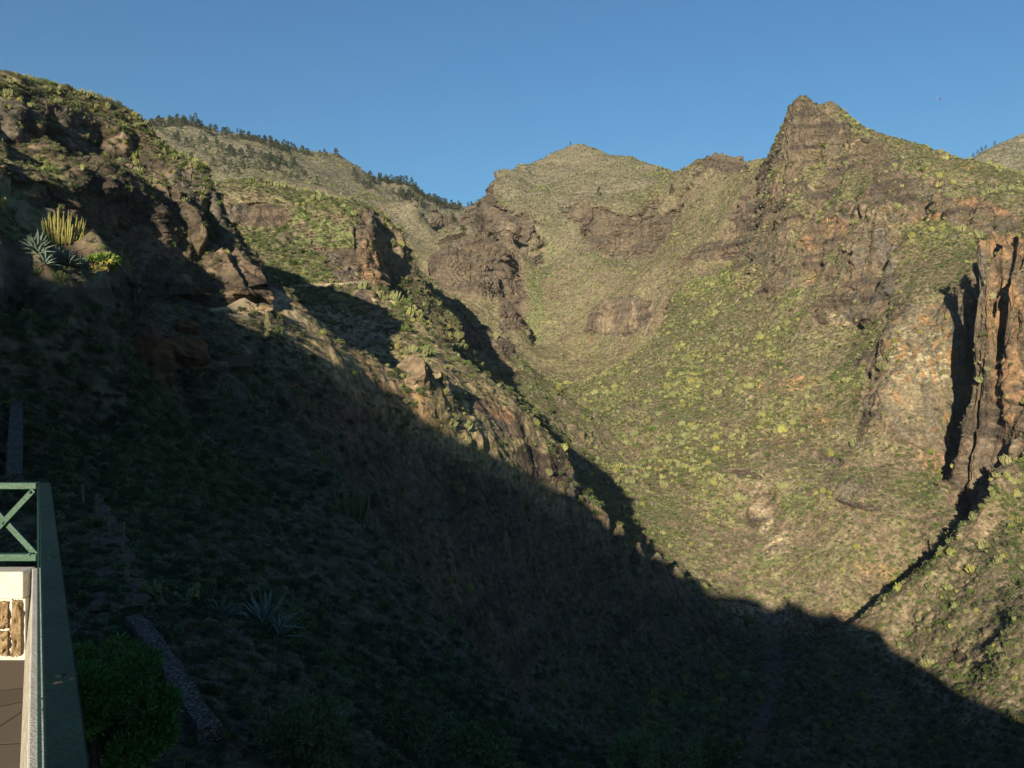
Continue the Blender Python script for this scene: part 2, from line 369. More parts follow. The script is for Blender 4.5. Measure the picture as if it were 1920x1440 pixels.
blk = np.floor(2.6 * noise(X / 6 + 0.3 * n4, Y / 6, Z / 8, 2)) / 2.6 + 0.6 * np.floor(3.0 * noise(X / 2.3 + 0.2 * n4, Y / 2.3, Z / 3.4, 4)) / 3.0
d += np.minimum(lim, 2.2) * 0.42 * rk * (1 - 0.6 * WEDGE) * blk * (1 - 0.7 * PALEWALL)
out = sstep(0.30, 0.55, n12 + 0.5 * n4 - 0.2 * n40) * (1 - rk) * (GY > 60) * (1 - 0.8 * WEDGE) * (1 - 0.6 * APRON) * np.where((PU > 1000) & (GY < 262) & (PU < 1430), 0.2, 1.0)
d += np.minimum(lim, 2.0) * out * (0.35 + 0.5 * np.floor(2.5 * noise(X / 3, Y / 3, Z / 4, 5)) / 2.5)
out2 = sstep(0.34, 0.52, n4 + 0.35 * n12) * (1 - rk) * (GY > 120) * (GY < 900) * (1 - SHADE_AREA) * (1 - 0.6 * WEDGE)
d += np.minimum(lim, 2.5) * out2 * (0.20 + 0.45 * np.floor(3 * noise(X / 2.2, Y / 2.2, Z / 2.6, 6)) / 3)
rk = np.maximum(rk, np.maximum(0.75 * out, 0.85 * out2))
SPUR = ((GY > 225) & (GY < 470) & (PU < 1080)) * sstep(690, 740, PU)
d += SPUR * 3.2 * (np.abs(fbm(20, 3, 2, 0.4)) - 0.25)
Nh = N.copy(); Nh[..., 2] *= (1 - 0.75 * rk); Nh /= np.linalg.norm(Nh, axis=-1, keepdims=True)
P2 = P + Nh * d[..., None].astype(np.float32)
# terraced lava beds on the steep faces
N2 = normals(P2); steep2 = np.sqrt(np.clip(1 - N2[..., 2] ** 2, 0, 1))
# ------------------------------------------------------------------ colours of soil, rock and fine growth (shade of the big shadow is partly painted in)
def C3(r, g, b): return np.array([r, g, b], np.float32)
def mix(a, b, t): return a + (b - a) * np.clip(t, 0, 1)[..., None]
SOIL = C3(0.160, 0.122, 0.084); STRAW = C3(0.245, 0.200, 0.128); OLIVE = C3(0.118, 0.122, 0.052); LEAF = C3(0.090, 0.140, 0.036); REDS = C3(0.140, 0.088, 0.058)
c = np.broadcast_to(SOIL, P.shape).copy()
n1 = fbm(1.5, 2, 6); nf = noise(X / 0.6, Y / 0.6, Z / 0.6, 3)
c = mix(c, REDS, sstep(0.0, 0.5, n40) * 0.7)
c = mix(c, STRAW, sstep(-0.15, 0.35, n4 + 0.6 * n12 - 0.3 * n40) * 0.75)
grn = sstep(-0.25, 0.55, n12 * 0.6 + n4 * 0.7 + 0.25 * n150 + 0.2) * 0.72
c = mix(c, OLIVE, grn * (1 - 0.8 * rk))
c = mix(c, C3(0.30, 0.225, 0.130), WEDGE * np.clip(0.55 + 0.8 * n4 + 0.5 * n12, 0, 0.9))  # tan soil, ended at the shadow edge so shaded ground stays darker
c = mix(c, C3(0.21, 0.165, 0.110), APRON * 0.6)
c = mix(c, C3(0.205, 0.140, 0.090), RIM * 0.75)
c = mix(c, LEAF, np.clip(GREEN * (0.35 + 0.8 * n4 + 0.6 * n12), 0, 0.5) * (1 - 0.8 * rk))
rc = mix(np.broadcast_to(C3(0.118, 0.088, 0.064), P.shape), C3(0.060, 0.047, 0.039), sstep(-0.2, 0.45, st + 0.5 * n12))
rc = mix(rc, C3(0.185, 0.140, 0.095), sstep(0.15, 0.6, n40 + 0.5 * col2 - 0.1))
rc = mix(rc, C3(0.105, 0.094, 0.080), 0.7 * sstep(0.1, 0.7, noise(X / 5, Y / 5, Z / 40, 4) + 0.5 * n4))
c = mix(c, rc, rk)
c = mix(c, C3(0.27, 0.155, 0.080), np.clip(ORANGE * (0.38 + 0.9 * n4 + 0.7 * n1), 0, 0.62))
c = mix(c, C3(0.31, 0.245, 0.165), np.clip(PALE * (0.6 + 0.7 * n4 + 0.5 * (col2 - 0.3)), 0, 0.85))
# pale wall: lichen specks above, dark drip streaks below
c = mix(c, C3(0.20, 0.165, 0.105), PALEWALL * 0.55)
c = mix(c, C3(0.27, 0.25, 0.16), np.clip(LICHEN * sstep(0.1, 0.5, n1 + 0.4 * nf), 0, 0.6))
c = mix(c, C3(0.085, 0.075, 0.06), PALEWALL * sstep(0.1, 0.5, noise(X / 2.2, Y / 2.2, Z / 30, 2) + 0.4 * n4) * 0.6)
c = mix(c, C3(0.25, 0.135, 0.06), PALEWALL * sstep(0.25, 0.6, noise(X / 1.6, Y / 1.6, Z / 40, 6)) * 0.7)
# greyer, paler ground on the distant mountains
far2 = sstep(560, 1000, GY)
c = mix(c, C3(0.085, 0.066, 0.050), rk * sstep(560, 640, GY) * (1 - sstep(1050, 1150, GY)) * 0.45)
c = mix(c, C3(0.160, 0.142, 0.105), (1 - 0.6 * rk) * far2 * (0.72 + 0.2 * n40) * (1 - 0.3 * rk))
# near hillside and big shadow area: shade painted into the soil, with dark scrub
shaded_ground = np.maximum((1 - sstep(90, 130, GY)) * (PV > 540), 0.85 * SHADE_AREA)
c = mix(c, C3(0.048, 0.042, 0.026), shaded_ground * (0.72 + 0.35 * n1 + 0.2 * n4) * (1 - 0.4 * rk))
c *= (1 + 0.34 * n1 + 0.30 * nf)[..., None]
c = np.clip(c, 0.012, 0.6)
speck = noise(X / 0.9, Y / 0.9, Z / 0.9, 7)
c = mix(c, c * C3(0.62, 0.72, 0.55), sstep(0.15, 0.5, speck) * (1 - 0.6 * rk) * 0.8)
c = mix(c, c * C3(1.35, 1.32, 1.2), sstep(0.2, 0.55, -speck) * 0.7)
# stream bed: grey boulders
STREAM = np.clip(np.maximum.reduce([blob(1436, 1170, 22, 40, 0, 200, 270), blob(1452, 1260, 18, 70, 0, 170, 250), blob(1425, 1370, 20, 80, 15, 120, 210)]), 0, 1)
c = mix(c, C3(0.075, 0.070, 0.068), STREAM * sstep(-0.2, 0.3, n1 + nf * 0.5) * 0.9)
c = np.clip(c, 0.012, 0.6)
# ------------------------------------------------------------------ helpers for objects and materials
def tag(o, label=None, cat=None, group=None, kind=None):
    if label: o['label'] = label
    if cat: o['category'] = cat
    if group: o['group'] = group
    if kind: o['kind'] = kind
    return o
def new_mat(name, rough=0.9, spec=0.2):
    m = bpy.data.materials.new(name); m.use_nodes = True
    b = m.node_tree.nodes['Principled BSDF']
    b.inputs['Roughness'].default_value = rough
    b.inputs['Specular IOR Level'].default_value = spec
    return m, m.node_tree, b
def nd(nt, t, **kw):
    n = nt.nodes.new(t)
    for k, v in kw.items(): setattr(n, k, v)
    return n
def mat_noise(name, c1, c2, scale=8.0, rough=0.9, spec=0.2, bump=0.0, detail=4.0, vary=0.0, coords='Object', trans=0.0):
    """two-tone procedural material; vary shifts brightness from object to object."""
    m, nt, b = new_mat(name, rough, spec)
    tc = nd(nt, 'ShaderNodeTexCoord'); n = nd(nt, 'ShaderNodeTexNoise')
    n.inputs['Scale'].default_value = scale; n.inputs['Detail'].default_value = detail
    nt.links.new(tc.outputs[coords], n.inputs['Vector'])
    r = nd(nt, 'ShaderNodeValToRGB'); r.color_ramp.elements[0].position = 0.35; r.color_ramp.elements[1].position = 0.65
    r.color_ramp.elements[0].color = (*c1, 1); r.color_ramp.elements[1].color = (*c2, 1)
    nt.links.new(n.outputs['Fac'], r.inputs['Fac'])
    out = r.outputs['Color']
    if vary:
        oi = nd(nt, 'ShaderNodeObjectInfo'); hs = nd(nt, 'ShaderNodeHueSaturation')
        mr = nd(nt, 'ShaderNodeMapRange'); mr.inputs['To Min'].default_value = 1 - vary; mr.inputs['To Max'].default_value = 1 + vary
        mh = nd(nt, 'ShaderNodeMapRange'); mh.inputs['To Min'].default_value = 0.5 - vary * 0.06; mh.inputs['To Max'].default_value = 0.5 + vary * 0.06
        mu = nd(nt, 'ShaderNodeMath', operation='MULTIPLY'); fr = nd(nt, 'ShaderNodeMath', operation='FRACT'); mu.inputs[1].default_value = 17.3
        nt.links.new(oi.outputs['Random'], mr.inputs['Value']); nt.links.new(oi.outputs['Random'], mu.inputs[0]); nt.links.new(mu.outputs[0], fr.inputs[0])
        nt.links.new(fr.outputs[0], mh.inputs['Value'])
        nt.links.new(mr.outputs[0], hs.inputs['Value']); nt.links.new(mh.outputs[0], hs.inputs['Hue'])
        nt.links.new(out, hs.inputs['Color']); out = hs.outputs['Color']
    nt.links.new(out, b.inputs['Base Color'])
    if bump:
        bp = nd(nt, 'ShaderNodeBump'); bp.inputs['Strength'].default_value = bump; bp.inputs['Distance'].default_value = 0.02
        nt.links.new(n.outputs['Fac'], bp.inputs['Height']); nt.links.new(bp.outputs['Normal'], b.inputs['Normal'])
    return m
def raw_mesh(name, verts, faces_flat, loop_tot, mats=(), colors=None, smooth=False, matidx=None):
    me = bpy.data.meshes.new(name)
    nv = len(verts); nf = len(loop_tot)
    me.vertices.add(nv); me.vertices.foreach_set('co', np.ascontiguousarray(verts, np.float32).ravel())
    me.loops.add(len(faces_flat)); me.loops.foreach_set('vertex_index', np.ascontiguousarray(faces_flat, np.int32))
    me.polygons.add(nf)
    ls = np.concatenate([[0], np.cumsum(loop_tot)[:-1]]).astype(np.int32)
    me.polygons.foreach_set('loop_start', ls)
    me.polygons.foreach_set('use_smooth', np.full(nf, smooth))
    for m in mats: me.materials.append(m)
    if matidx is not None: me.polygons.foreach_set('material_index', np.asarray(matidx, np.int32))
    if colors is not None:
        at = me.attributes.new('Col', 'FLOAT_COLOR', 'POINT')
        cc = np.ones((nv, 4), np.float32); cc[:, :3] = colors; at.data.foreach_set('color', cc.ravel())
    me.update(calc_edges=True); me.validate()
    return me
def link(name, me, parent=None):
    o = bpy.data.objects.new(name, me); COL.objects.link(o)
    if parent: o.parent = parent
    return o
# ground material: painted soil and rock colour broken up by fine noise, with bump
def ground_mat():
    m, nt, b = new_mat('gorge_ground', 0.95, 0.1)
    at = nd(nt, 'ShaderNodeAttribute', attribute_name='Col')
    tc = nd(nt, 'ShaderNodeTexCoord')
    n1 = nd(nt, 'ShaderNodeTexNoise'); n1.inputs['Scale'].default_value = 1.1; n1.inputs['Detail'].default_value = 7; n1.inputs['Roughness'].default_value = 0.68
    n2 = nd(nt, 'ShaderNodeTexNoise'); n2.inputs['Scale'].default_value = 0.28; n2.inputs['Detail'].default_value = 6
    nt.links.new(tc.outputs['Object'], n1.inputs['Vector']); nt.links.new(tc.outputs['Object'], n2.inputs['Vector'])
    mr = nd(nt, 'ShaderNodeMapRange'); mr.inputs['From Min'].default_value = 0.28; mr.inputs['From Max'].default_value = 0.72; mr.inputs['To Min'].default_value = 0.5; mr.inputs['To Max'].default_value = 1.5
    nt.links.new(n1.outputs['Fac'], mr.inputs['Value'])
    mx = nd(nt, 'ShaderNodeVectorMath', operation='SCALE')
    nt.links.new(at.outputs['Color'], mx.inputs[0]); nt.links.new(mr.outputs[0], mx.inputs['Scale'])
    nt.links.new(mx.outputs[0], b.inputs['Base Color'])
    ad = nd(nt, 'ShaderNodeMath', operation='MULTIPLY_ADD'); ad.inputs[1].default_value = 1.6
    nt.links.new(n2.outputs['Fac'], ad.inputs[0]); nt.links.new(n1.outputs['Fac'], ad.inputs[2])
    bp = nd(nt, 'ShaderNodeBump'); bp.inputs['Strength'].default_value = 0.9; bp.inputs['Distance'].default_value = 0.55
    nt.links.new(ad.outputs[0], bp.inputs['Height']); nt.links.new(bp.outputs['Normal'], b.inputs['Normal'])
    return m
GROUND = ground_mat()
# ------------------------------------------------------------------ split the sheet into the land masses one can name
def regions():
    u = PU[:-1, :-1]; y = GY[:-1, :-1]
    r = np.full(u.shape, 0, np.int8)                         # 0 hillside under the camera
    r[y > 160] = 2                                           # 2 second and third spur
    r[(u < 500) & (y > 60) & (y < 160)] = 1                  # 1 left cliff
    lim_r = np.interp(u, [-200, 700, 1000, 1036, 1130, 1300, 1420, 1440, 1500, 2100], [1e9, 1e9, 450, 260, 225, 254, 262, 262, 120, 60])
    r[(y > lim_r)] = 3                                       # 3 right-hand slope
    r[(u > 1600) & (y < np.interp(u, [1600, 1800, 1835, 2100], [240, 262, 303, 303])) & (y > np.interp(u, [1600, 2100], [200, 90]))] = 5   # 5 near buttress
    lim_m = np.interp(u, [-200, 690, 800, 900, 1000, 1060, 1290, 1310, 1800, 2100], [500, 500, 470, 500, 590, 700, 820, 900, 900, 900])
    r[y > lim_m] = 4                                         # 4 mountains
    return r
REG = regions()
NAMES = {0: 'hillside', 1: 'cliff', 2: 'ridge', 3: 'valley_slope', 4: 'mountains', 5: 'rock_buttress'}
def build_ground():
    nc, nr = REG.shape
    I = np.arange(P2.shape[0] * P2.shape[1]).reshape(P2.shape[:2])
    for k, nm in NAMES.items():
        ii, jj = np.nonzero(REG == k)
        q = np.stack([I[ii, jj], I[ii + 1, jj], I[ii + 1, jj + 1], I[ii, jj + 1]], 1)
        used, inv = np.unique(q.ravel(), return_inverse=True)
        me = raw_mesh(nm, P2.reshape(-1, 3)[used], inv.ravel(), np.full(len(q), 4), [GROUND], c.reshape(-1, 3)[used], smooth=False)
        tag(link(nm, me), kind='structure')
build_ground()
# ------------------------------------------------------------------ unseen hill behind the viewpoint, crest shaped so its evening shadow covers the near gorge
LAT = np.array([math.cos(SUN_AZ), -math.sin(SUN_AZ), 0.0]); HOR = np.array([math.sin(SUN_AZ), math.cos(SUN_AZ), 0.0])
UPP = np.array([HOR[0] * math.sin(SUN_EL), HOR[1] * math.sin(SUN_EL), math.cos(SUN_EL)])
PUn = (CU + F * P2[..., 0] / P2[..., 1]); PVn = (CV - F * P2[..., 2] / P2[..., 1])
def hit(u, v):
    """first point of the ground seen in direction (u, v)."""
    i = int(np.clip(np.searchsorted(UA, (u - CU) / F), 0, NC - 1))
    j = np.argmax(PVn[i] <= v)
    return P2[i, j].astype(float), N2[i, j].astype(float), (i, j)
EDGE = [(340,590),(420,578),(480,608),(560,640),(640,672),(700,708),(735,752),(800,795),(880,832),(960,865),(1010,892),(1040,912),(1100,960),(1160,1000),(1230,1045),(1300,1085),(1360,1118),(1420,1142),(1480,1138),(1550,1150),(1620,1172),(1700,1202),(1712,1250),(1760,1292),(1820,1310),(1920,1345)]
SH = []
for u, v in EDGE:
    p, n, _ = hit(u, v)
    SH.append((p @ LAT, p @ UPP))
def build_hill():
    s = np.array([q[0] for q in SH]); h = np.array([q[1] for q in SH])
    o = np.argsort(s); s = s[o]; h = h[o]
    ss = np.arange(-72, 52, 1.0)
    hh = np.array([np.average(h, weights=np.exp(-0.5 * ((s - q) / 2.2) ** 2) + 1e-9) for q in ss])
    S = np.arange(-190, 130, 0.6)
    H = np.interp(S, np.concatenate([[-190, -130, -115, -100, -90, -80, -75], ss, [70, 130]]), np.concatenate([[95, 68, 60, 50, 45, 40, 35.5], hh, [-24, -45]]))
    H = H + 0.35 * noise(S / 1.5, S * 0, S * 0, 1) + 0.5 * noise(S / 5, S * 0, S * 0, 2)
    # a building-like step and a lower one raise the crest, shaped for shadow-edge bumps
    H = H + 2.6 * ((S > 8.2) & (S < 11.0)) + 1.6 * ((S > 12.0) & (S < 13.4))
    Dh = 60.0
    D = np.concatenate([np.arange(6, 58, 2.0), [58, 59, 60, 61, 62], np.arange(64, 200, 5.0)])
    SS, DD = np.meshgrid(S, D, indexing='ij')
    zc = (H[:, None] + Dh * math.sin(SUN_EL)) / math.cos(SUN_EL)
    dz = np.where(DD < Dh, 0.46 * (Dh - DD), 0.30 * (DD - Dh))
    zz = zc - dz + 0.7 * noise(SS / 7, DD / 7, SS * 0, 3) * np.minimum(np.abs(DD - Dh) / 8, 1)
    V = SS[..., None] * LAT - DD[..., None] * HOR; V[..., 2] = zz
    n, m = SS.shape; I = np.arange(n * m).reshape(n, m)
    q = np.stack([I[:-1, :-1], I[1:, :-1], I[1:, 1:], I[:-1, 1:]], -1).reshape(-1, 4)
    cc = np.broadcast_to(C3(0.12, 0.09, 0.05), (n * m, 3))
    me = raw_mesh('hill', V.reshape(-1, 3), q.ravel(), np.full(len(q), 4), [GROUND], cc, smooth=True)
    tag(link('hill', me), kind='structure')
build_hill()
# ------------------------------------------------------------------ plant shapes (unit size: about 1 m wide, standing on z = 0)
class Geo:
    def __init__(s): s.v = []; s.f = []; s.m = []; s.n = 0
    def add(s, verts, faces, m=0):
        s.v += [tuple(p) for p in verts]; s.f += [tuple(i + s.n for i in f) for f in faces]; s.m += [m] * len(faces); s.n += len(verts)
    def mesh(s, name, mats, smooth=False):
        me = bpy.data.meshes.new(name); me.from_pydata(s.v, [], s.f)
        for q in mats: me.materials.append(q)
        me.polygons.foreach_set('material_index', s.m); me.polygons.foreach_set('use_smooth', [smooth] * len(s.f)); me.update()
        return me
R = random.Random(11)
def tube(g, pts, rad, sides=5, m=0, cap=True):
    pts = [Vector(p) for p in pts]; rings = []
    for i, p in enumerate(pts):
        d = (pts[min(i + 1, len(pts) - 1)] - pts[max(i - 1, 0)]).normalized()
        a = d.orthogonal().normalized(); b = d.cross(a)
        r = rad[i] if hasattr(rad, '__len__') else rad
        rings.append([p + (a * math.cos(t) + b * math.sin(t)) * r for t in [2 * math.pi * k / sides for k in range(sides)]])
    vs = [q for r in rings for q in r]; fs = []
    for i in range(len(pts) - 1):
        for k in range(sides):
            fs.append((i * sides + k, i * sides + (k + 1) % sides, (i + 1) * sides + (k + 1) % sides, (i + 1) * sides + k))
    if cap: fs.append(tuple(range((len(pts) - 1) * sides, len(pts) * sides)))
    g.add(vs, fs, m)
def leaf(g, p, d, up, ln, wd, m=0):
    d = d.normalized(); s = d.cross(up)
    if s.length < 1e-3: s = d.orthogonal()
    s.normalize()
    g.add([p - s * wd * 0.3, p + d * ln * 0.5 - s * wd * 0.5, p + d * ln, p + d * ln * 0.5 + s * wd * 0.5, p + s * wd * 0.3][:5], [(0, 1, 2, 3, 4)], m)
def rdir(zmin=-1.0):
    while True:
        v = Vector((R.uniform(-1, 1), R.uniform(-1, 1), R.uniform(zmin, 1)))
        if 0.05 < v.length < 1: return v.normalized()
def euphorbia(name, mats, stems=46, sides=4):
    """dome of pale upright finger stems."""
    g = Geo()
    lobes = [(R.uniform(-.24, .24), R.uniform(-.24, .24), R.uniform(.16, .34), R.uniform(.55, 1.0)) for q in range(R.choice((2, 3, 3, 4)))]
    for k in range(stems):
        cx, cy, lr, lh = lobes[k % len(lobes)]
        t = R.uniform(0, 6.283); rr = math.sqrt(R.random()) * lr
        x, y = cx + rr * math.cos(t), cy + rr * math.sin(t)
        h = lh * (0.72 - 1.9 * rr * rr) * R.uniform(0.55, 1.15)
        b = Vector((cx * .8 + (x - cx) * 0.35, cy * .8 + (y - cy) * 0.35, -0.08)); mdl = Vector((x * 0.95, y * 0.95, h * 0.42)); top = Vector((x * 1.05, y * 1.05, h))
        tube(g, [b, mdl, top], [0.028, 0.036, 0.022], sides, 0)
    return g.mesh(name, mats)
def leafy(name, mats, n=240, sub=11, flat=0.75, lf=0.13, twigs=5):
    """loose bush: leaf clumps on twigs, uneven outline."""
    g = Geo()
    cs = []
    for k in range(sub):
        d = rdir(-0.1); r = R.uniform(0.22, 0.40)
        cs.append((Vector((d.x * r, d.y * r, 0.20 + abs(d.z) * r * flat * 1.1)), R.uniform(0.10, 0.20)))
    for k in range(twigs):
        q = cs[k % sub][0]; tube(g, [(0, 0, -0.1), q * 0.5, q], [0.022, 0.014, 0.006], 3, 1, False)
    for k in range(n):
        q, r = cs[k % sub]; d = rdir(-0.6); p = q + d * r * R.uniform(0.5, 1.1)
        e = (d + rdir() * 0.8); leaf(g, p, e, rdir(), lf * R.uniform(0.6, 1.3), lf * R.uniform(0.35, 0.6))
    return g.mesh(name, mats)
def twiggy(name, mats, n=80):
    """grey dry shrub of fine twigs."""
    g = Geo()
    for k in range(n):
        d = rdir(0.05); d.z *= 0.8; p = Vector((R.uniform(-.12, .12), R.uniform(-.12, .12), -0.05))
        a = p + d * R.uniform(0.12, 0.3); s = d.orthogonal().normalized() * 0.012
        e = a + (d + rdir() * 0.55).normalized() * R.uniform(0.15, 0.3)
        g.add([p - s, p + s, a + s, a - s], [(0, 1, 2, 3)], 0); g.add([a - s * 2, a + s * 2, e], [(0, 1, 2)], 0)
        for q in range(2):
            f = a.lerp(e, R.uniform(.2, .9)); leaf(g, f, d + rdir(), rdir(), 0.09, 0.035)
    return g.mesh(name, mats)
def pine(name, mats, n=170):
    """tall irregular pine, unit height 1."""
    g = Geo(); tube(g, [(0, 0, -0.08), (R.uniform(-.01, .01), 0, .5), (0, R.uniform(-.01, .01), .97)], [0.022, 0.014, 0.004], 5, 1)
    tiers = R.randint(8, 11)
    for k in range(tiers):
        z = 0.22 + 0.74 * k / (tiers - 1); L = (0.26 * (1 - z) ** 0.7 + 0.035) * R.uniform(0.65, 1.2)
        for b in range(R.randint(4, 6)):
            t = R.uniform(0, 6.283); d = Vector((math.cos(t), math.sin(t), R.uniform(-.05, .35)))
            tip = Vector((0, 0, z)) + d * L
            tube(g, [(0, 0, z), tip], [0.006, 0.002], 3, 1, False)
            for q in range(5):
                p = Vector((0, 0, z)).lerp(tip, R.uniform(.45, 1.05)); leaf(g, p, d + rdir() * 1.0 + Vector((0, 0, .3)), rdir(), 0.085, 0.06)
    return g.mesh(name, mats)
M_EUPH = mat_noise('pale_stems', (0.150, 0.158, 0.068), (0.230, 0.230, 0.105), 5, 0.8, 0.2, vary=0.28)
M_EUPY = mat_noise('yellowish_stems', (0.185, 0.185, 0.055), (0.270, 0.255, 0.080), 5, 0.8, 0.2, vary=0.22)
M_LEAF = mat_noise('green_leaves', (0.058, 0.080, 0.028), (0.100, 0.124, 0.042), 5, 0.75, 0.25, vary=0.32)
M_BRIGHT = mat_noise('fresh_leaves', (0.080, 0.125, 0.030), (0.130, 0.180, 0.044), 5, 0.75, 0.25, vary=0.25)
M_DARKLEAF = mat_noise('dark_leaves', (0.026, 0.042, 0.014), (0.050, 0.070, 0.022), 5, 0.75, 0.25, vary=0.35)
M_DRY = mat_noise('dry_twigs', (0.120, 0.102, 0.076), (0.205, 0.178, 0.130), 5, 0.9, 0.1, vary=0.45)
M_OLIVE = mat_noise('olive_leaves', (0.095, 0.098, 0.050), (0.160, 0.155, 0.080), 5, 0.8, 0.2, vary=0.4)
M_WOOD = mat_noise('bark', (0.07, 0.05, 0.035), (0.12, 0.09, 0.065), 9, 0.9, 0.1)
M_PINE = mat_noise('pine_needles', (0.022, 0.036, 0.014), (0.042, 0.062, 0.022), 9, 0.8, 0.2, vary=0.3)
SH_EUPH = [euphorbia('euphorbia_clump', [M_EUPH], 46 + 4 * k) for k in range(6)] + [euphorbia('euphorbia_clump', [M_EUPY], 50) for k in range(2)]
SH_LEAF = [leafy('leafy_bush', [M_LEAF, M_WOOD], 260, 10 + k) for k in range(3)]
SH_BRIGHT = [leafy('fresh_bush', [M_BRIGHT, M_WOOD], 260, 11) for k in range(2)]
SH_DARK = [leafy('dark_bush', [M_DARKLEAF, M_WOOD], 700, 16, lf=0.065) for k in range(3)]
SH_DRY = [twiggy('dry_shrub', [M_DRY]) for k in range(3)]
SH_OLIVE = [leafy('olive_bush', [M_OLIVE, M_WOOD], 170, 9 + k, lf=0.12) for k in range(3)]
SH_PINE = [pine('pine_tree', [M_PINE, M_WOOD]) for k in range(4)]
# ------------------------------------------------------------------ where plants can stand
run = np.minimum.accumulate(np.concatenate([np.full((NC, 1), 9e9), PVn[:, :-1]], 1), 1)
SEEN = PVn < run + 4.0
du = np.linalg.norm(np.gradient(P2, axis=0), axis=-1); dv = np.linalg.norm(np.gradient(P2, axis=1), axis=-1)
AREA = du * dv
INF = (PUn > -60) & (PUn < 1980) & (PVn < 1500) & (PVn > 60)
REGV = np.zeros(P2.shape[:2], np.int8); REGV[:-1, :-1] = REG; REGV[-1] = REGV[-2]; REGV[:, -1] = REGV[:, -2]
def pick(weight, n):
    w = (weight * AREA * SEEN * INF).ravel(); cs = np.cumsum(w); 
    return np.unique(np.searchsorted(cs, rng.uniform(0, cs[-1], n)))
nGreen = np.clip(0.5 + 0.9 * n40 + 0.7 * n12, 0.05, 1.6)
FLAT = np.clip(N2[..., 2], 0, 1)
# ------------------------------------------------------------------ scatter: the 300 largest of a kind as objects, the rest as one growth
def place_name(u, v, Y):
    if Y < 60: return 'on the shaded near hillside' if v > 640 else 'on the ledge under the left cliff'
    if Y < 165 and u < 510:
        if v < 200: return 'along the top of the left cliff'
        return 'clinging to the dark left cliff' if v < 570 else 'on the shaded bank below the left cliff'
    if Y < 215 and u < 1100: return 'on the sunlit rib right of the left cliff' if v < 830 else 'on the shaded left bank'
    if Y < 345 and u < 830 and v < 700: return 'on the second spur, behind the left cliff'
    if Y < 300 and u < 1400 and v > 640 and Y < 275: return 'on the long crest falling to the stream'
    if Y < 560 and u < 1090: return 'on the green third spur'
    if u > 1610 and Y < 262: return 'on the buttress at the right edge'
    if u > 1600 and Y < 350: return 'around the pale rock wall on the right'
    if Y > 620: return 'on the far mountainside'
    if v < 480 and u > 1400: return 'under the rocky crag on the right'
    if v > 900: return 'low on the sunlit right slope'
    return 'high on the sunlit right slope'
def rot_for(idx, up):
    n = N2.reshape(-1, 3)[idx].astype(float) * (1 - up) + np.array([0, 0, 1.0]) * up
    return n / np.linalg.norm(n, axis=1, keepdims=True)
def growth_nodes(name, meshes):
    """one object of points; geometry nodes set a plant on each."""
    col = bpy.data.collections.new(name + '_shapes')
    for i, me in enumerate(meshes):
        o = bpy.data.objects.new('%s_shape_%02d' % (name, i), me); col.objects.link(o)
    ng = bpy.data.node_groups.new(name, 'GeometryNodeTree')
    ng.interface.new_socket('Geometry', in_out='INPUT', socket_type='NodeSocketGeometry'); ng.interface.new_socket('Geometry', in_out='OUTPUT', socket_type='NodeSocketGeometry')
    i = ng.nodes.new('NodeGroupInput'); o = ng.nodes.new('NodeGroupOutput')
    ip = ng.nodes.new('GeometryNodeInstanceOnPoints'); ci = ng.nodes.new('GeometryNodeCollectionInfo')
    ci.inputs['Collection'].default_value = col; ci.inputs['Separate Children'].default_value = True; ci.inputs['Reset Children'].default_value = True
    def attr(nm, ty):
        a = ng.nodes.new('GeometryNodeInputNamedAttribute'); a.data_type = ty; a.inputs['Name'].default_value = nm
        return [s for s in a.outputs if s.enabled and s.name == 'Attribute'][0]
    L = ng.links.new
    L(i.outputs[0], ip.inputs['Points']); L(ci.outputs[0], ip.inputs['Instance']); ip.inputs['Pick Instance'].default_value = True
    L(attr('pick', 'INT'), ip.inputs['Instance Index'])
    L(attr('rot', 'FLOAT_VECTOR'), ip.inputs['Rotation']); L(attr('size', 'FLOAT_VECTOR'), ip.inputs['Scale'])
    L(ip.outputs[0], o.inputs[0])
    return ng
def growth(name, label, cat, meshes, pts, eul, size, pick_i):
    me = bpy.data.meshes.new(name); me.vertices.add(len(pts)); me.vertices.foreach_set('co', np.ascontiguousarray(pts, np.float32).ravel())
    a = me.attributes.new('rot', 'FLOAT_VECTOR', 'POINT'); a.data.foreach_set('vector', np.ascontiguousarray(eul, np.float32).ravel())
    a = me.attributes.new('size', 'FLOAT_VECTOR', 'POINT'); a.data.foreach_set('vector', np.ascontiguousarray(size, np.float32).ravel())
    a = me.attributes.new('pick', 'INT', 'POINT'); a.data.foreach_set('value', np.ascontiguousarray(pick_i, np.int32))
    o = link(name, me); m = o.modifiers.new('plants', 'NODES'); m.node_group = growth_nodes(name, meshes)
    tag(o, label, cat, kind='stuff')
TAKEN = {}
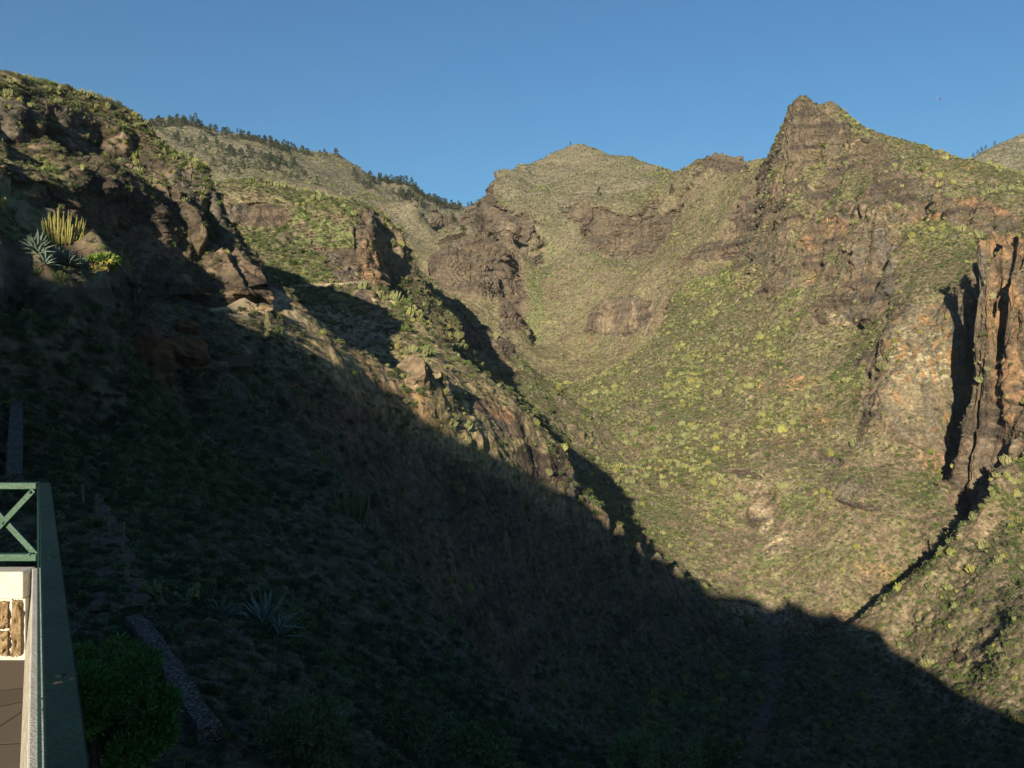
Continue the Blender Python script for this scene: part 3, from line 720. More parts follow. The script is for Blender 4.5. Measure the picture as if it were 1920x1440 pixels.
def scatter(name, cat, looks, meshes, weight, n, size_fn, up=0.6, keep=300, squash=(0.8, 1.15), stuff=None, sink=0.03):
    idx = pick(weight, n)
    p = P2.reshape(-1, 3)[idx].astype(float); Yv = p[:, 1]; n = len(idx)
    sz = size_fn(idx, Yv)
    nn = rot_for(idx, up); az = rng.uniform(0, 6.283, n)
    pk = rng.integers(0, len(meshes), n); sq = rng.uniform(*squash, n)
    p = p - nn * (sink * sz)[:, None]
    eul = np.zeros((n, 3))
    for i in range(n):
        q = Vector(nn[i]).to_track_quat('Z', 'Y') @ Matrix.Rotation(az[i], 3, 'Z').to_quaternion(); e = q.to_euler(); eul[i] = e[:]
    big = np.argsort(-(sz / Yv) * (PVn.ravel()[idx] < run.ravel()[idx]) * ((PUn.ravel()[idx] > 0) & (PUn.ravel()[idx] < 1920) & (PVn.ravel()[idx] < 1436)))[:keep]
    isb = np.zeros(n, bool); isb[big] = True
    cls = {}
    for i in big:
        u, v = PUn.ravel()[idx[i]], PVn.ravel()[idx[i]]
        o = link(name, meshes[pk[i]]); o.location = p[i]; o.rotation_euler = eul[i]; o.scale = (sz[i], sz[i], sz[i] * sq[i])
        w = place_name(u, v, Yv[i])
        lk = looks[pk[i] % len(looks)]
        px = sz[i] / Yv[i] * F
        s = 'small ' if px < 14 else 'large ' if px > 34 else ''
        tag(o, '%s%s %s' % (s, lk, w), cat, '%ss %s' % (cat, w))
    r = ~isb
    if stuff and r.any():
        growth(stuff[0], stuff[1], cat, meshes, p[r], eul[r], np.stack([sz[r], sz[r], sz[r] * sq[r]], 1), pk[r])
def sizes(base, spread, mx, grow=0.0022):
    def f(idx, Y):
        s = base * np.exp(rng.normal(0, spread, len(idx)))
        s = np.maximum(s, grow * Y * rng.uniform(0.7, 1.6, len(idx)))
        return np.clip(s, 0.15, np.minimum(mx, 0.017 * Y * rng.uniform(0.75, 1.25, len(idx))))
    return f
lit = (GY > 150) | ((GY > 60) & (PUn < 510) & (PVn < 565)) | ((GY > 125) & (GY < 240)) | ((GY > 40) & (GY < 62) & (PUn < 330) & (PVn < 572))
W_far = np.where(GY > 560, 0.10, 1.0) * np.where(GY > 1000, 0.4, 1.0)
offstream = 1 - STREAM
RKL = np.where(LEFT > 0, 0.35, np.where((GY > 380) & (GY < 640), 0.72, 1.0))                      # the left cliff is overgrown even where it is steep
LB = np.where(LEFT > 0, 3.0, 1.0)
_s = np.array(sorted(SH)); CREST = np.interp(P2 @ LAT, _s[:, 0], _s[:, 1])
SUNWAY = (GY < 131) & (P2 @ LAT < -52) & (P2 @ LAT > -79) & (P2 @ UPP > CREST - 3.0)   # brows that would throw plant shadows over the sunlit rib stay bare
LB = np.where(SUNWAY, 0.04, LB)
W_far = W_far * (1 - 0.55 * WEDGE) * (1 - 0.45 * APRON)
clump = sstep(-0.1, 0.5, fbm(22, 3, 5) + 0.4 * n40)
def cap(f, k):
    def g(idx, Y):
        s = f(idx, Y); l = LEFT.ravel()[idx] > 0
        return np.where(l, np.minimum(s, k * Y * rng.uniform(0.35, 1.1, len(idx)) ** 1.3), s)
    return g
W_e = (1 - 0.7 * APRON) * (0.16 + clump) * nGreen ** 0.8 * (1 - 0.75 * RKL * rk) * W_far * lit * LB * (0.3 + FLAT) * offstream
scatter('euphorbia_shrub', 'shrub', ['pale green euphorbia shrub'] * 6 + ['yellowish euphorbia shrub'] * 2, SH_EUPH, W_e, int(15000 * DETAIL), cap(sizes(1.0, 0.65, 5.0, 0.0019), 0.015), stuff=('euphorbia_scrub', 'pale green euphorbia clumps dotted all over the sunlit slopes'))
W_l = (0.4 + 0.6 * nGreen * (0.4 + clump) + 0.45 * GREEN) * (1 - 0.85 * RKL * rk) * W_far * lit * LB * (0.3 + FLAT) * offstream
scatter('green_shrub', 'shrub', ['mid green leafy shrub', 'dull green leafy shrub', 'green rounded shrub', 'fresh green shrub', 'olive leafy shrub', 'dull olive shrub', 'olive rounded shrub'], SH_LEAF + SH_BRIGHT[:1] + SH_OLIVE, W_l, int(80000 * DETAIL), cap(sizes(0.72, 0.5, 4.0, 0.0017), 0.012), stuff=('green_scrub', 'green leafy scrub covering the slopes of the gorge'))
W_d = (1.3 - 0.5 * np.clip(nGreen, 0, 1.5)) * (1 - 0.75 * RKL * rk) * W_far * lit * LB * (0.3 + FLAT) * offstream
scatter('dry_shrub', 'shrub', ['brown dry twiggy shrub'], SH_DRY, W_d, int(90000 * DETAIL), cap(sizes(0.70, 0.45, 3.0, 0.0017), 0.011), stuff=('dry_scrub', 'brown dry scrub covering the slopes of the gorge'))
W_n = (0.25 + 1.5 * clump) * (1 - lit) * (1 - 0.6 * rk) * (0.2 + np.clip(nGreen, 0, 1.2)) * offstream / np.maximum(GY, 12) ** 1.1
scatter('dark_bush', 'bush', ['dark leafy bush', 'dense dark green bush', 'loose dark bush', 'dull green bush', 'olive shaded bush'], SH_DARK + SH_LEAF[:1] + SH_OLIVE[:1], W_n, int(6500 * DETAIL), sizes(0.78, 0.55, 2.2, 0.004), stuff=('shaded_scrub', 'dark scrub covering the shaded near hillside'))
W_g = (1 - lit) * (1 - 0.5 * rk) * offstream / np.maximum(GY, 12) ** 1.1
scatter('dry_bush', 'bush', ['dry brown bush'], SH_DRY, W_g, int(12000 * DETAIL), sizes(0.6, 0.4, 1.4, 0.004), stuff=('shaded_dry_growth', 'dry brown growth between the bushes of the shaded hillside'))
# ------------------------------------------------------------------ hard things: materials
def empty(name, loc, label=None, cat=None, group=None, rz=0):
    o = bpy.data.objects.new(name, None); COL.objects.link(o); o.location = loc; o.rotation_euler = (0, 0, rz); o.empty_display_size = 0.2
    return tag(o, label, cat, group)
def boxg(g, o, ax, ay, az, m=0):
    """box from corner o along the three edge vectors."""
    o, ax, ay, az = map(Vector, (o, ax, ay, az))
    v = [o, o + ax, o + ax + ay, o + ay, o + az, o + ax + az, o + ax + ay + az, o + ay + az]
    g.add(v, [(0, 3, 2, 1), (4, 5, 6, 7), (0, 1, 5, 4), (1, 2, 6, 5), (2, 3, 7, 6), (3, 0, 4, 7)], m)
def bevel(o, w, seg=2):
    m = o.modifiers.new('bevel', 'BEVEL'); m.width = w; m.segments = seg; m.limit_method = 'ANGLE'
    return o
def child(parent, name, g, mats, bw=0, smooth=False):
    o = link(name, g.mesh(name, mats, smooth)); 
    o.parent = parent; o.matrix_parent_inverse = Matrix.Translation(-Vector(parent.location)) if parent.rotation_euler.z == 0 else parent.matrix_basis.inverted()
    if bw: bevel(o, bw)
    return o
def paint_mat(name, c1, c2, rough=0.35, spec=0.5, scale=6, bump=0.15, stretch=None, chip=0):
    m, nt, b = new_mat(name, rough, spec)
    tc = nd(nt, 'ShaderNodeTexCoord'); mp = nd(nt, 'ShaderNodeMapping'); n = nd(nt, 'ShaderNodeTexNoise'); n2 = nd(nt, 'ShaderNodeTexNoise')
    n.inputs['Scale'].default_value = scale; n.inputs['Detail'].default_value = 8; n2.inputs['Scale'].default_value = scale * 14; n2.inputs['Detail'].default_value = 5
    if stretch: mp.inputs['Scale'].default_value = stretch
    nt.links.new(tc.outputs['Object'], mp.inputs['Vector']); nt.links.new(mp.outputs[0], n.inputs['Vector']); nt.links.new(mp.outputs[0], n2.inputs['Vector'])
    r = nd(nt, 'ShaderNodeValToRGB'); r.color_ramp.elements[0].position = 0.32; r.color_ramp.elements[1].position = 0.7
    r.color_ramp.elements[0].color = (*c1, 1); r.color_ramp.elements[1].color = (*c2, 1)
    nt.links.new(n.outputs['Fac'], r.inputs['Fac'])
    if chip:
        n3 = nd(nt, 'ShaderNodeTexNoise'); n3.inputs['Scale'].default_value = chip; n3.inputs['Detail'].default_value = 6; nt.links.new(tc.outputs['Object'], n3.inputs['Vector'])
        cm = nd(nt, 'ShaderNodeMapRange'); cm.inputs['From Min'].default_value = 0.715; cm.inputs['From Max'].default_value = 0.74; nt.links.new(n3.outputs['Fac'], cm.inputs['Value'])
        mx = nd(nt, 'ShaderNodeMix', data_type='RGBA'); mx.inputs['B'].default_value = (0.11, 0.075, 0.05, 1); nt.links.new(cm.outputs[0], mx.inputs['Factor']); nt.links.new(r.outputs[0], mx.inputs['A']); nt.links.new(mx.outputs['Result'], b.inputs['Base Color'])
    else: nt.links.new(r.outputs[0], b.inputs['Base Color'])
    mr = nd(nt, 'ShaderNodeMapRange'); mr.inputs['To Min'].default_value = rough * 0.75; mr.inputs['To Max'].default_value = min(1, rough * 1.3)
    nt.links.new(n2.outputs['Fac'], mr.inputs['Value']); nt.links.new(mr.outputs[0], b.inputs['Roughness'])
    if bump:
        bp = nd(nt, 'ShaderNodeBump'); bp.inputs['Strength'].default_value = bump; bp.inputs['Distance'].default_value = 0.004
        nt.links.new(n2.outputs['Fac'], bp.inputs['Height']); nt.links.new(bp.outputs['Normal'], b.inputs['Normal'])
    return m
M_GREEN = paint_mat('green_paint', (0.016, 0.055, 0.030), (0.026, 0.080, 0.046), 0.42, 0.5, 5, 0.5, (1, 1, 1), 22)
M_GREEN_SHADE = paint_mat('shaded_green_paint', (0.003, 0.012, 0.011), (0.006, 0.020, 0.018), 0.6, 0.12, 5, 0.6, None, 16)  # rail green darkened: shade on the top rail put into its colour
M_PLASTER = paint_mat('white_plaster', (0.40, 0.37, 0.32), (0.50, 0.475, 0.43), 0.9, 0.2, 7, 0.8)
M_ROUGHP = paint_mat('worn_plaster', (0.20, 0.17, 0.13), (0.50, 0.46, 0.39), 0.95, 0.1, 24, 1.0)
M_TUFF = paint_mat('tuff_block', (0.17, 0.115, 0.06), (0.36, 0.26, 0.15), 0.95, 0.1, 34, 1.0)
M_FLAG = paint_mat('flagstone', (0.085, 0.065, 0.048), (0.17, 0.135, 0.10), 0.85, 0.2, 5, 0.8)
def stone_mat(name, c1, c2, mort, scale, stretch=(1, 1, 1), joint=0.10, relief=0.06):
    """dry stone: voronoi stones with dark joints."""
    m, nt, b = new_mat(name, 0.95, 0.1)
    tc = nd(nt, 'ShaderNodeTexCoord'); mp = nd(nt, 'ShaderNodeMapping'); mp.inputs['Scale'].default_value = stretch
    vo = nd(nt, 'ShaderNodeTexVoronoi', feature='DISTANCE_TO_EDGE'); vc = nd(nt, 'ShaderNodeTexVoronoi'); vo.inputs['Scale'].default_value = scale; vc.inputs['Scale'].default_value = scale
    nt.links.new(tc.outputs['Object'], mp.inputs['Vector'])
    for q in (vo, vc): nt.links.new(mp.outputs[0], q.inputs['Vector'])
    r = nd(nt, 'ShaderNodeValToRGB'); r.color_ramp.elements[0].color = (*c1, 1); r.color_ramp.elements[1].color = (*c2, 1)
    sp = nd(nt, 'ShaderNodeSeparateColor'); nt.links.new(vc.outputs['Color'], sp.inputs[0]); nt.links.new(sp.outputs[0], r.inputs['Fac'])
    e = nd(nt, 'ShaderNodeMapRange'); e.inputs['From Max'].default_value = joint; nt.links.new(vo.outputs['Distance'], e.inputs['Value'])
    mx = nd(nt, 'ShaderNodeMix', data_type='RGBA'); mx.inputs['A'].default_value = (*mort, 1)
    nt.links.new(e.outputs[0], mx.inputs['Factor']); nt.links.new(r.outputs[0], mx.inputs['B']); nt.links.new(mx.outputs['Result'], b.inputs['Base Color'])
    bp = nd(nt, 'ShaderNodeBump'); bp.inputs['Strength'].default_value = 1.0; bp.inputs['Distance'].default_value = relief
    nt.links.new(e.outputs[0], bp.inputs['Height']); nt.links.new(bp.outputs['Normal'], b.inputs['Normal'])
    return m
M_WALL = stone_mat('dry_stone', (0.075, 0.064, 0.055), (0.14, 0.122, 0.105), (0.05, 0.045, 0.045), 10, (1, 1, 1.8))
M_WALLW = stone_mat('warm_dry_stone', (0.13, 0.09, 0.06), (0.27, 0.20, 0.14), (0.05, 0.038, 0.028), 2.6, (1, 1, 1.6))
M_POST = mat_noise('weathered_post', (0.09, 0.065, 0.045), (0.17, 0.13, 0.095), 14, 0.9, 0.1, 0.3)
M_PATH = mat_noise('trodden_earth', (0.065, 0.048, 0.036), (0.10, 0.076, 0.056), 3.0, 0.95, 0.1, 0.6)

# ------------------------------------------------------------------ terrace: floor, low parapet walls, green railing
RA = np.array([-2.605, 4.40, 0.0]); RD = np.array([0.5157, -0.8568, 0.0])           # far corner of the rail, direction along it towards the viewpoint
RN = np.array([RD[1], -RD[0], 0.0])                                                  # pointing to the terrace side (left)
if RN[0] > 0: RN = -RN
def rp(t, n, z): return Vector(RA + RD * t + RN * n + np.array([0, 0, z]))
EX = Vector((-1, 0, 0))
LEN = 7.5; LEFTW = 5.0
rail = empty('railing', rp(0, 0, -1.02), 'dark green painted metal railing on the low white terrace wall', 'railing')
g = Geo(); boxg(g, rp(-0.0, -0.028, -0.575), RD * LEN, RN * 0.056, (0, 0, 0.025)); child(rail, 'top_rail', g, [M_GREEN_SHADE], 0.003)
g = Geo(); boxg(g, rp(-0.0, 0.0305, -0.60), RD * LEN, RN * 0.006, (0, 0, 0.03)); child(rail, 'rail_lip', g, [M_GREEN])
g = Geo(); boxg(g, rp(0.0, -0.02, -0.975), RD * LEN, RN * 0.035, (0, 0, 0.03)); child(rail, 'lower_rail', g, [M_GREEN], 0.003)
x0 = -2.645
g = Geo(); boxg(g, (x0, 4.385, -0.585), (-LEFTW, 0, 0), (0, 0.045, 0), (0, 0, 0.035)); child(rail, 'end_rail', g, [M_GREEN], 0.003)
g = Geo(); boxg(g, (x0, 4.385, -0.985), (-LEFTW, 0, 0), (0, 0.045, 0), (0, 0, 0.038)); child(rail, 'lower_rail', g, [M_GREEN], 0.003)
g = Geo(); boxg(g, rp(0.03, -0.02, -1.05), RD * 0.04, RN * 0.04, (0, 0, 0.474)); child(rail, 'post', g, [M_GREEN], 0.003)
for k in range(3):
    xa = x0 - 0.02 - k * 0.40
    for (z0, z1, yy) in ((-0.59, -0.955, 4.392), (-0.955, -0.59, 4.412)):
        a = Vector((xa, yy, z0)); b = Vector((xa - 0.34, yy, z1)); d = (b - a).normalized(); s = Vector((-d.z, 0, d.x)) * 0.016
        g = Geo(); boxg(g, a - s, b - a, (0, 0.014, 0), s * 2); child(rail, 'cross_brace', g, [M_GREEN], 0.002)
for k in (1, 2, 3):
    g = Geo(); boxg(g, (x0 - 0.385 - (k - 1) * 0.40, 4.39, -1.03), (0.03, 0, 0), (0, 0.035, 0), (0, 0, 0.45)); child(rail, 'post', g, [M_GREEN], 0.002)
for t in (2.2, 4.6):
    g = Geo(); boxg(g, rp(t, -0.018, -1.05), RD * 0.036, RN * 0.036, (0, 0, 0.474)); child(rail, 'post', g, [M_GREEN], 0.002)
for k in range(3):
    for (dx, zz, yy) in ((-0.19, -0.7725, 4.388), (-0.035, -0.60, 4.382), (-0.345, -0.60, 4.382), (-0.035, -0.945, 4.382), (-0.345, -0.945, 4.382)):
        g = Geo(); p = Vector((x0 - k * 0.40 + dx, yy, zz)); tube(g, [p + Vector((0, 0.012, 0)), p, p - Vector((0, 0.004, 0))], [0.009, 0.009, 0.005], 8); child(rail, 'bolt', g, [M_GREEN])
for t in (0.06, 1.1, 2.22, 3.4):
    g = Geo(); tube(g, [rp(t, 0, -0.556), rp(t, 0, -0.5485), rp(t, 0, -0.5465)], [0.008, 0.008, 0.004], 8); child(rail, 'bolt', g, [M_GREEN_SHADE])
# end wall
ew = empty('parapet_wall', (-3.2, 4.35, -1.5), 'low white plastered wall of brown tuff blocks across the terrace end', 'wall')
xw = -2.655
g = Geo(); boxg(g, (xw, 4.305, -7.0), (-LEFTW, 0, 0), (0, 0.10, 0), (0, 0, 5.832)); child(ew, 'wall_body', g, [M_PLASTER])
g = Geo(); boxg(g, (xw, 4.285, -1.168), (-LEFTW, 0, 0), (0, 0.125, 0), (0, 0, 0.148)); child(ew, 'coping', g, [M_PLASTER], 0.008)
def block(parent, x, w_, z0, h):
    """rough tuff block proud of the mortar, on the end wall."""
    bm = bmesh.new(); bmesh.ops.create_cube(bm, size=1)
    bmesh.ops.subdivide_edges(bm, edges=bm.edges[:], cuts=13, use_grid_fill=True)
    for v in bm.verts:
        q = v.co.copy(); r = max(abs(q.x), abs(q.z))
        e = 1.0 if r < 0.4 else 1 - (r - 0.4) * 1.6
        nz = float(noise([q.x * 3 + x * 40], [q.y * 3], [q.z * 7 + z0 * 30], 2)[0]); n2 = float(noise([q.x * 9 + x * 40], [q.y * 9], [q.z * 20 + z0 * 30], 3)[0])
        v.co = Vector((x - w_ / 2 + q.x * w_ * (0.97 + 0.16 * nz + 0.10 * n2), 4.307 + q.y * 0.05 * e - (0.012 * nz + 0.009 * n2) * (q.y < 0), z0 + h / 2 + q.z * h * (0.96 + 0.08 * nz + 0.05 * n2)))
    me = bpy.data.meshes.new('stone_block'); bm.to_mesh(me); bm.free(); me.materials.append(M_TUFF)
    o = link('stone_block', me); o.parent = parent; o.matrix_parent_inverse = Matrix.Translation(-Vector(parent.location))
xx = xw - 0.012
for k in range(14):
    w_ = (0.052, 0.075, 0.12, 0.16, 0.10, 0.18, 0.14)[k % 7]
    if k % 2 == 0: block(ew, xx, w_, -1.478, 0.300)
    else: block(ew, xx, w_, -1.478, 0.135); block(ew, xx, w_, -1.331, 0.150)
    xx -= w_ + 0.020
# side wall under the rail
sw = empty('parapet_wall', rp(2, 0, -1.5), 'low white wall with worn plaster running under the dark green rail', 'wall')
g = Geo(); pr = [(-0.050, -7.0), (0.094, -7.0), (0.094, -1.50), (0.056, -1.072), (-0.050, -1.072)]
g.add([rp(t, n, z) for t in (0.02, LEN) for (n, z) in pr], [(4, 3, 2, 1, 0), (5, 6, 7, 8, 9)] + [(k, (k + 1) % 5, (k + 1) % 5 + 5, k + 5) for k in range(5)]); child(sw, 'wall_body', g, [M_ROUGHP])
g = Geo(); boxg(g, rp(-0.0, -0.056, -1.075), RD * LEN, RN * 0.116, (0, 0, 0.055)); child(sw, 'coping', g, [M_PLASTER], 0.006)
g = Geo(); pp = [rp(2.13, 0.030, -1.0193), rp(2.17, 0.010, -1.0193), rp(2.24, 0.022, -1.0193), rp(2.34, 0.006, -1.0193), rp(2.36, -0.004, -1.0193)]
tube(g, pp, [0.003, 0.004, 0.003, 0.005, 0.003], 4); child(sw, 'crack', g, [mat_noise('dark_crack', (0.03, 0.03, 0.03), (0.06, 0.06, 0.06), 20)])
# floor of the terrace
g = Geo()
v = [rp(0.02, 0.093, -1.505), rp(LEN, 0.093, -1.505), rp(LEN, 0.093, -1.505) + Vector((-LEFTW - 1, 0, 0)), Vector((xw - LEFTW, 4.302, -1.505)), Vector((xw, 4.302, -1.505))]
g.add(v + [q - Vector((0, 0, 0.2)) for q in v], [(0, 1, 2, 3, 4), (9, 8, 7, 6, 5)] + [(i, i + 5, (i + 1) % 5 + 5, (i + 1) % 5) for i in range(5)])
M_FLOOR = stone_mat('flagstone_floor', (0.085, 0.068, 0.052), (0.125, 0.10, 0.078), (0.05, 0.04, 0.03), 2.6, (1, 1, 1), 0.02, 0.004)
tag(link('terrace_floor', g.mesh('terrace_floor', [M_FLOOR])), kind='structure')

# ------------------------------------------------------------------ low stone walls, path, posts on the near hillside
def ground_at(X_, Y_):
    a = X_ / Y_; i = int(np.clip(np.searchsorted(UA, a), 0, NC - 1)); j = int(np.argmin(np.abs(P2[i, :, 1] - Y_)))
    return Vector(P2[i, j].astype(float))
def on_ray(u, Y_):
    return ground_at((u - CU) / F * Y_, Y_)
def strip_wall(name, label, pts, wd, ht, mat, group=None, depth=0.7, step=0.35):
    """wall following the ground along pts (vectors), uneven top."""
    P_ = []
    for a, b in zip(pts[:-1], pts[1:]):
        n = max(2, int((b - a).length / step))
        P_ += [a.lerp(b, k / n) for k in range(n)]
    P_.append(pts[-1]); g = Geo(); vs = []
    for i, p in enumerate(P_):
        d = (P_[min(i + 1, len(P_) - 1)] - P_[max(i - 1, 0)]); d.z = 0; d.normalize(); s = Vector((-d.y, d.x, 0))
        j = [R.uniform(-.03, .03) for q in range(4)]
        vs += [p - s * (wd / 2 + .04 + j[0]) - Vector((0, 0, depth)), p - s * (wd / 2 + j[1]) + Vector((0, 0, ht + j[2])), p + s * (wd / 2 + j[3]) + Vector((0, 0, ht + j[0])), p + s * (wd / 2 + .04 + j[2]) - Vector((0, 0, depth))]
    fs = []
    for i in range(len(P_) - 1):
        for k in range(3): fs.append((i * 4 + k, i * 4 + k + 1, (i + 1) * 4 + k + 1, (i + 1) * 4 + k))
    fs += [(3, 2, 1, 0), tuple(len(vs) - 4 + k for k in range(4))]
    g.add(vs, fs); o = link(name, g.mesh(name, [mat])); tag(o, label, 'wall', group)
    return o
def V3(u, v, Y_): return Vector(world(u, v, Y_))
strip_wall('stone_wall', 'low grey dry stone wall running down beside the footpath, below the terrace rail', [V3(250, 1155, 17.5), V3(285, 1195, 16.2), V3(322, 1250, 14.7), V3(356, 1305, 13.4), V3(395, 1365, 12.2)], 0.32, 0.02, M_WALL, depth=1.2)
strip_wall('stone_wall', 'grey stone ramp wall at the left edge above the green railing', [V3(26, 890, 28.5), V3(27, 840, 31), V3(30, 790, 34), V3(31, 748, 38)], 0.48, 0.05, M_WALL, depth=2.0)
strip_wall('stone_wall', 'brown stone retaining wall carrying wooden posts under the orange cave rock', [V3(214, 700, 71), V3(260, 692, 73), V3(310, 688, 75), V3(360, 682, 77), V3(400, 680, 79), V3(424, 676, 81)], 0.5, 0.0, M_WALLW, depth=1.25)
strip_wall('stone_wall', 'short grey stone wall stub at the right end of the posts below the cliff', [V3(398, 672, 80), V3(424, 670, 81), V3(452, 668, 84), V3(470, 672, 87)], 0.5, 0.15, M_WALL, depth=1.0)
def post(name, label, p, h, r=0.06, lean=(0, 0), group=None):
    g = Geo(); t = Vector((lean[0], lean[1], h)); tube(g, [(0, 0, -0.3), t * 0.5, t * 0.96, t], [r * 1.05, r, r * 0.95, r * 0.6], 8)
    o = link(name, g.mesh(name, [M_POST])); o.location = p; tag(o, label, 'post', group); return o
for k, (u, v, Y_, h) in enumerate([(320, 688, 75, 0.95), (337, 686, 76, 0.95), (352, 683, 76.5, 0.9), (372, 681, 77.5, 0.95), (383, 680, 78, 1.0), (395, 679, 79, 1.05), (414, 676, 80.5, 0.8)]):
    post('wooden_post', ['wooden post at the left start of the row on the brown retaining wall', 'wooden post second in the row on the brown retaining wall', 'short wooden post third in the row on the brown retaining wall', 'wooden post in the middle of the row on the brown retaining wall', 'wooden post just right of the middle on the brown retaining wall', 'tallest wooden post on the brown retaining wall', 'shortest wooden post at the right end of the brown retaining wall'][k], V3(u, v, Y_), h, 0.07, (R.uniform(-.05, .05), 0), 'posts on the retaining wall')
for k, (u, Y_, h) in enumerate([(158, 29, 0.9), (183, 28, 0.95), (206, 26.5, 1.0), (232, 24.5, 1.05), (238, 20.5, 1.0)]):
    post('path_post', ['dark wooden post farthest up the shaded footpath', 'dark wooden post second down the shaded footpath', 'dark wooden post midway along the shaded footpath', 'dark wooden post beside the stone step of the footpath', 'dark wooden post at the head of the low stone wall'][k], on_ray(u, Y_), h, 0.055, (R.uniform(-.06, .06), 0), 'posts along the shaded footpath')
def sheet(name, rows, mat, kind='structure', label=None, cat=None):
    g = Geo(); n = len(rows[0])
    g.add([p for r in rows for p in r], [(i * n + k, i * n + k + 1, (i + 1) * n + k + 1, (i + 1) * n + k) for i in range(len(rows) - 1) for k in range(n - 1)])
    o = link(name, g.mesh(name, [mat], True)); tag(o, label, cat, None, kind); return o
def path(name, line, wd, lift, mat):
    rows = []
    for a, b in zip(line[:-1], line[1:]):
        for k in range(8):
            u = a[0] + (b[0] - a[0]) * k / 8; Y_ = a[1] + (b[1] - a[1]) * k / 8
            p = Vector(((u - CU) / F * Y_, Y_, 0)); d = Vector(((b[0] - CU) / F * b[1] - (a[0] - CU) / F * a[1], b[1] - a[1], 0)).normalized(); s = Vector((d.y, -d.x, 0))
            pts = []
            for q in (-0.5, -0.25, 0, 0.25, 0.5):
                w_ = p + s * wd * q * R.uniform(0.9, 1.1); pts.append(ground_at(w_.x, w_.y) + Vector((0, 0, lift)))
            z = max(t.z for t in pts); zm = sum(t.z for t in pts) / 5
            for t in pts: t.z = 0.4 * t.z + 0.6 * zm + lift
            rows.append(pts)
    return sheet(name, rows, mat)
path('footpath', [(150, 31), (180, 28), (205, 25), (212, 22), (222, 19.5), (232, 18)], 1.3, 0.06, M_PATH)
g = Geo(); a = on_ray(172, 24.2); b = on_ray(240, 24.2); boxg(g, a + Vector((0, 0, -0.25)), b - a, (0, 0.25, 0), (0, 0, 0.42))
tag(bevel(link('stone_step', g.mesh('stone_step', [M_WALL])), 0.03), 'dark stone kerb step laid across the shaded footpath', 'step')
# pale ledge path on the second spur and at the cliff foot
def ledge(label, line, wd, ht, mat):
    pts = []
    for (u, v) in line:
        p, n, _ = hit(u, v); pts.append(Vector(p))
    return strip_wall('ledge_wall', label, pts, wd, ht, mat, depth=1.2, step=1.2)
M_LEDGE = mat_noise('pale_ledge', (0.26, 0.205, 0.135), (0.36, 0.30, 0.21), 0.8, 0.95, 0.1, 0.5)
ledge('thin pale path wall crossing the sunlit second spur', [(541, 540), (575, 537), (606, 536), (640, 534), (668, 530), (688, 528)], 0.9, 0.5, M_LEDGE)
ledge('pale path edge at the nose of the second spur', [(700, 562), (716, 567), (732, 566), (742, 568)], 1.0, 0.4, M_LEDGE)
ledge('pale tuff path edge along the foot of the left cliff', [(395, 582), (425, 579), (450, 577), (476, 575), (500, 571)], 0.9, 0.25, M_LEDGE)
# ------------------------------------------------------------------ the plants one can pick out
M_AGAVE = mat_noise('agave_leaf', (0.066, 0.096, 0.076), (0.125, 0.165, 0.130), 6, 0.6, 0.3, vary=0.15)
M_CARDON = mat_noise('cardon_stem', (0.15, 0.15, 0.040), (0.27, 0.24, 0.075), 6, 0.7, 0.2, vary=0.15)
M_CARDOND = mat_noise('green_cardon_stem', (0.075, 0.10, 0.035), (0.13, 0.15, 0.055), 6, 0.7, 0.2, vary=0.15)
M_PEAR = mat_noise('cactus_pad', (0.16, 0.17, 0.030), (0.30, 0.26, 0.040), 4, 0.7, 0.2, vary=0.15)
M_PEARD = mat_noise('dull_cactus_pad', (0.060, 0.085, 0.035), (0.12, 0.13, 0.045), 4, 0.7, 0.2, vary=0.2)
def agave_leaf(g, base, t, tilt, L, w):
    d = Vector((math.cos(t) * math.sin(tilt), math.sin(t) * math.sin(tilt), math.cos(tilt))); s = Vector((-math.sin(t), math.cos(t), 0)); n = s.cross(d)
    pr = [(0, .5, 0), (.25, 1, .02), (.55, .85, .05), (.85, .4, .03), (1, .02, -.03)]
    vs = []
    for f, ww, bd in pr:
        p = base + d * L * f + Vector((0, 0, -L * 0.25 * f * f * math.sin(tilt))) 
        vs += [p - s * w * ww * .5 - n * w * 0.18 * ww, p + n * w * -0.0, p + s * w * ww * .5 - n * w * 0.18 * ww, p + n * w * 0.22 * ww]
    fs = []
    for i in range(4):
        for k in range(4): fs.append((i * 4 + k, i * 4 + (k + 1) % 4, i * 4 + 4 + (k + 1) % 4, i * 4 + 4 + k))
    g.add(vs, fs)
def agave(n=30):
    g = Geo()
    for k in range(n):
        f = k / n; t = k * 2.4; agave_leaf(g, Vector((0, 0, .02 + .1 * f)), t, 0.1 + 1.25 * (1 - f) ** 0.8 + R.uniform(-.1, .1), R.uniform(.75, 1.05), 0.14)
    return g.mesh('agave', [M_AGAVE], True)
AG = [agave(), agave(26)]
def cardon(n, w_, h, mat, sides=5):
    g = Geo()
    for k in range(n):
        x, y = R.uniform(-.5, .5) * w_, R.uniform(-.3, .3) * w_; hh = h * R.uniform(.35, 1.0) * (1.05 - 0.5 * abs(x / w_)); lx, ly = x * 0.15 + R.uniform(-.06, .06), y * .15
        pts = [(x * .8, y * .8, -0.2), (x, y, hh * .3), (x + lx * .6, y + ly, hh * .75), (x + lx, y + ly * 1.4, hh)]
        r = R.uniform(.030, .050); tube(g, pts, [r * .9, r, r, r * .35], sides)
        if R.random() < .35:
            q = Vector(pts[1]); s = R.choice((-1, 1)) * .18; tube(g, [q, q + Vector((s, 0, .06)), q + Vector((s * 1.1, 0, hh * .45))], [r * .8, r * .9, r * .3], sides)
    return g.mesh('candelabra_cactus', [mat], True)
